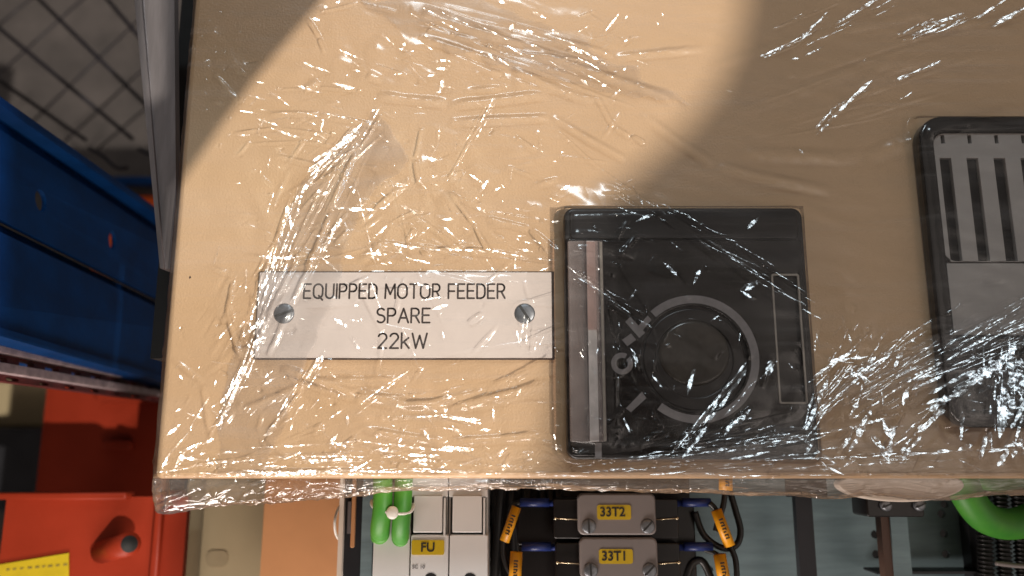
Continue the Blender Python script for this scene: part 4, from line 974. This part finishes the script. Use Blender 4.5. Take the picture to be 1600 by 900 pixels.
link('lower_face', quadplate(beam4, [rrect(-0.5, 0.03, 1.5, 0.44)], 0.001, -0.004), M['blue'], beam)
link('bottom_lip', quadplate(beam4, [rrect(-0.5, -0.005, 1.5, 0.03)], 0.003, -0.03), M['blue'], beam)
rail4 = [P(0, 592, za-.01), P(250, 625, zc-.01), P(250, 590, zc-.01), P(0, 530, za-.01)]
rail = thing('slotted_rail', 'scuffed pinkish steel rail with dark slots just below the blue beam', 'rail')
link('rail_strip', quadplate(rail4, [rrect(-0.5, 0.68, 1.5, 1.0)], 0.0, -0.003), M['redwhite'], rail)
link('rail_strip', quadplate(rail4, [rrect(-0.5, 0.18, 1.5, 0.42)], 0.0, -0.003), M['redwhite'], rail)
sls = [rrect(-0.4+k*0.13+random.uniform(0, .03), 0.46, -0.4+k*0.13+0.075, 0.62, 0.02, 3) for k in range(14)]
link('slotted_web', quadplate(rail4, [rrect(-0.5, 0.42, 1.5, 0.68)]+sls, -0.003, -0.006), M['darkred'], rail)
sls = [rrect(-0.4+k*0.15+random.uniform(0, .03), 0.03, -0.4+k*0.15+0.07, 0.13, 0.02, 3) for k in range(12)]
link('slotted_web', quadplate(rail4, [rrect(-0.5, 0.0, 1.5, 0.18)]+sls, -0.003, -0.006), M['darkred'], rail)
# orange frames
up = thing('rack_upright', 'orange steel rack upright in deep shade below the blue beam', 'rack upright')
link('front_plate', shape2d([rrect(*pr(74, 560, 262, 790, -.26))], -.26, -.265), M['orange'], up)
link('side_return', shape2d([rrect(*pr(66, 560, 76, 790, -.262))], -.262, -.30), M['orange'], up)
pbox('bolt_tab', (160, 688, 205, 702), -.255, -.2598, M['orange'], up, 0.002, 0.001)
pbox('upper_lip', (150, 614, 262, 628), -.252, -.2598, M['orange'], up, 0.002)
bs = thing('orange_base_plate', 'orange steel base plate with yellow sticker and round boss', 'base plate')
zo = -0.115
link('plate', shape2d([rrect(*pr(-80, 776, 236, 2300, zo))], zo, zo-.004), M['orange'], bs)  # extended far below the frame to block the added interior fill
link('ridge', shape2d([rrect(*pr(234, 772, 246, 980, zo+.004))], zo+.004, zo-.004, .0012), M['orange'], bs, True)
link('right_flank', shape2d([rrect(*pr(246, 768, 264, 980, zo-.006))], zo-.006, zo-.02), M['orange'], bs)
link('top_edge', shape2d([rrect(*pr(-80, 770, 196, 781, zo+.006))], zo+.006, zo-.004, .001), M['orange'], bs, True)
a = P(160, 862, zo); b = P(202, 850, zo+.022)
tube('boss', [a, b], 17*pxs(zo), M['orange'], bs, 24)
d_ = (b-a).normalized(); tube('boss_hole', [b-d_*.001, b+d_*.0003], 12*pxs(zo), M['hole'], bs, 24)
stk = link('sticker', quadplate([P(-60, 915, zo+.0008), P(108, 905, zo+.0008), P(108, 864, zo+.0008), P(-60, 892, zo+.0008)], [rrect(0, -1, 1, 1)], 0.0003, 0), mat('yellow_sticker', (0.40, 0.29, 0.012), 0.5, spec=0.2, var=0.15, vscale=60), bs)
bm = bmesh.new()
for k in range(9):
    xa = 8+k*11+random.uniform(0, 3); q_ = [P(a_, b_, zo+.0013) for a_, b_ in ((xa, 893-xa*.09), (xa+random.uniform(4, 8), 892-xa*.09), (xa+6, 889-xa*.09), (xa, 890-xa*.09))]
    bm.faces.new([bm.verts.new(p) for p in q_])
link('sticker_print', from_bm(bm), mat('faded_print', (0.16, 0.12, 0.02), 0.6), stk)
# beige wall box behind
o = link('beige_crate', shape2d([rrect(*pr(-140, 560, 120, 668, -.45))], -.45, -.6, .004), M['olive']); tag(o, 'beige crate far behind, seen left of the orange upright', 'crate')
o = link('shade_slab', shape2d([rrect(*pr(-140, 668, 120, 800, -.40))], -.40, -.6, .004), M['darksteel']); tag(o, 'dark slab standing in for the shade below the beige crate', 'shade slab')  # dark slab put where there is only shade
# orange far beam with blue strip (above the blue beam near the drawer)
o = thing('far_rack_beam', 'distant orange beam glimpsed between the blue beam and the drawer', 'rack beam')
pbox('beam_face', (150, 302, 330, 420), -.50, -.55, mat('sunlit_orange', (0.9, 0.13, 0.02), 0.4), o)  # colour raised to stand in for sunlight that misses this beam
pbox('grey_strip', (140, 288, 330, 302), -.49, -.55, M['floor'], o)
pbox('blue_strip', (140, 276, 330, 286), -.48, -.55, M['blue'], o)
# steel profile
zp = -0.006
prof = thing('steel_profile', 'shiny steel profile slanting down beside the drawer edge', 'profile')
q4 = [P(258, 420, zp-.006), P(276, 420, zp-.006), P(272, -30, zp), P(221, -30, zp)]
link('face', quadplate(q4, [rrect(0, 0, 1, 1)], 0, -.004), M['steel'], prof)
q4 = [P(252, 420, zp-.006), P(258, 420, zp-.006), P(220, -30, zp), P(209, -30, zp)]
link('edge', quadplate(q4, [rrect(0, 0, 1, 1)], .0012, -.01), M['steel'], prof)
o = link('black_gap_strip', shape2d([rrect(*pr(262, -60, 330, 560, -.035))], -.035, -.045), M['hole']); tag(o, 'black strip filling the gap between steel profile and drawer', 'frame')  # black strip laid into the gap beside the drawer
# wire mesh
msh = thing('wire_mesh', 'dark wire mesh panel in front of the brown paving', 'wire mesh')
zm_ = -0.30
def mw(a, b, r=3.2, dz=0.0): return tube_me([P(*a, zm_+dz), P(*b, zm_+dz)], r*pxs(zm_), 8)
for a, b in (((-40, 15), (205, 218)), ((-60, -25), (0-60+1, -24)),):
    pass
L1 = [((-60,-5),(207,217)), ((52,-10),(236,172)), ((160,-10),(262,110)), ((-60,85),(134,219)), ((-60,150),(80,240))]
for a, b in L1: link('mesh_wire', mw(a, b, 3.6), M['wire'], msh, True)
L2 = [((150,-20),(-40,150)), ((228,20),(40,200)), ((243,90),(90,232)), ((70,-20),(-40,70)), ((250,150),(150,235))]
for a, b in L2: link('cross_wire', mw(a, b, 2.0, -.14), M['wire'], msh, True)
for x in (140, 217):
    pts = [(x, 232), (x+22, 245), (x+42, 262), (x+60, 262)]
    link('mesh_wire', tube_me([P(a_, b_, zm_) for a_, b_ in pts], 3.4*pxs(zm_), 8), M['wire'], msh, True)
# ================================================================ unseen blockers added to shape the shade on drawer and racks
def shade(name, pix, height, lbl, cat):
    k = height/SUN.z; off = SUN*k  # wanted shadow outline moved back along the sun direction
    pts = [(P(a, b).x+off.x, P(a, b).y+off.y) for a, b in pix]
    o = link(name, shape2d([pts], height, height+0.012), M['boards']); tag(o, lbl, cat); return o
o = link('overhead_blocker', shape2d([rrect(-1.0, 0.16, -0.15, 0.9)], 0.44, 0.45), M['boards']); tag(o, 'unseen sheet added above the racks to block the cool lamp', 'light blocker')  # added blocker, keeps the cool lamp off the blue beam
o = link('side_blocker', shape2d([rrect(-0.292, -0.35, -0.28, 0.40)], -0.10, 0.44), M['boards']); tag(o, 'unseen slab added at the left to keep light off the racks', 'wall')  # added blocker, closes off light from the left
ph = thing('camera_phone', 'dark phone body behind the camera, added out of frame to block overhead light', 'phone')
link('phone_case', shape2d([rrect(-0.10, -0.045, 0.030, 0.040, 0.009), circ(0, 0, 0.006)], 0.289, 0.281, 0.001), M['black'], ph)  # added slab that cuts light from overhead
shade('left_shade_blocker', [(300,262),(279,292),(275,345),(241,745),(215,775),(0,850),(-5500,3500),(-5500,-130),(222,-130),(232,150),(262,178),(294,150),(294,-130),(540,-130),(500,5),(452,60),(400,122),(350,190)], 0.45,
      'unseen blocker added above the left corner to cast its shade', 'board')  # made-up sheet cut to the outline of the left shade
shade('right_shade_blocker', [(1198,-300),(1196,0),(1180,80),(1150,150),(1100,212),(1020,285),(960,335),(925,420),(912,540),(902,640),(885,730),(800,800),(640,840),(520,880),(400,1000),(400,2200),(3600,2200),(3600,-1400),(1400,-1400)], 1.35,
      'unseen blocker added high to the right to cast the curved shadow edge', 'awning')  # made-up sheet standing in for the photographer who casts this shadow
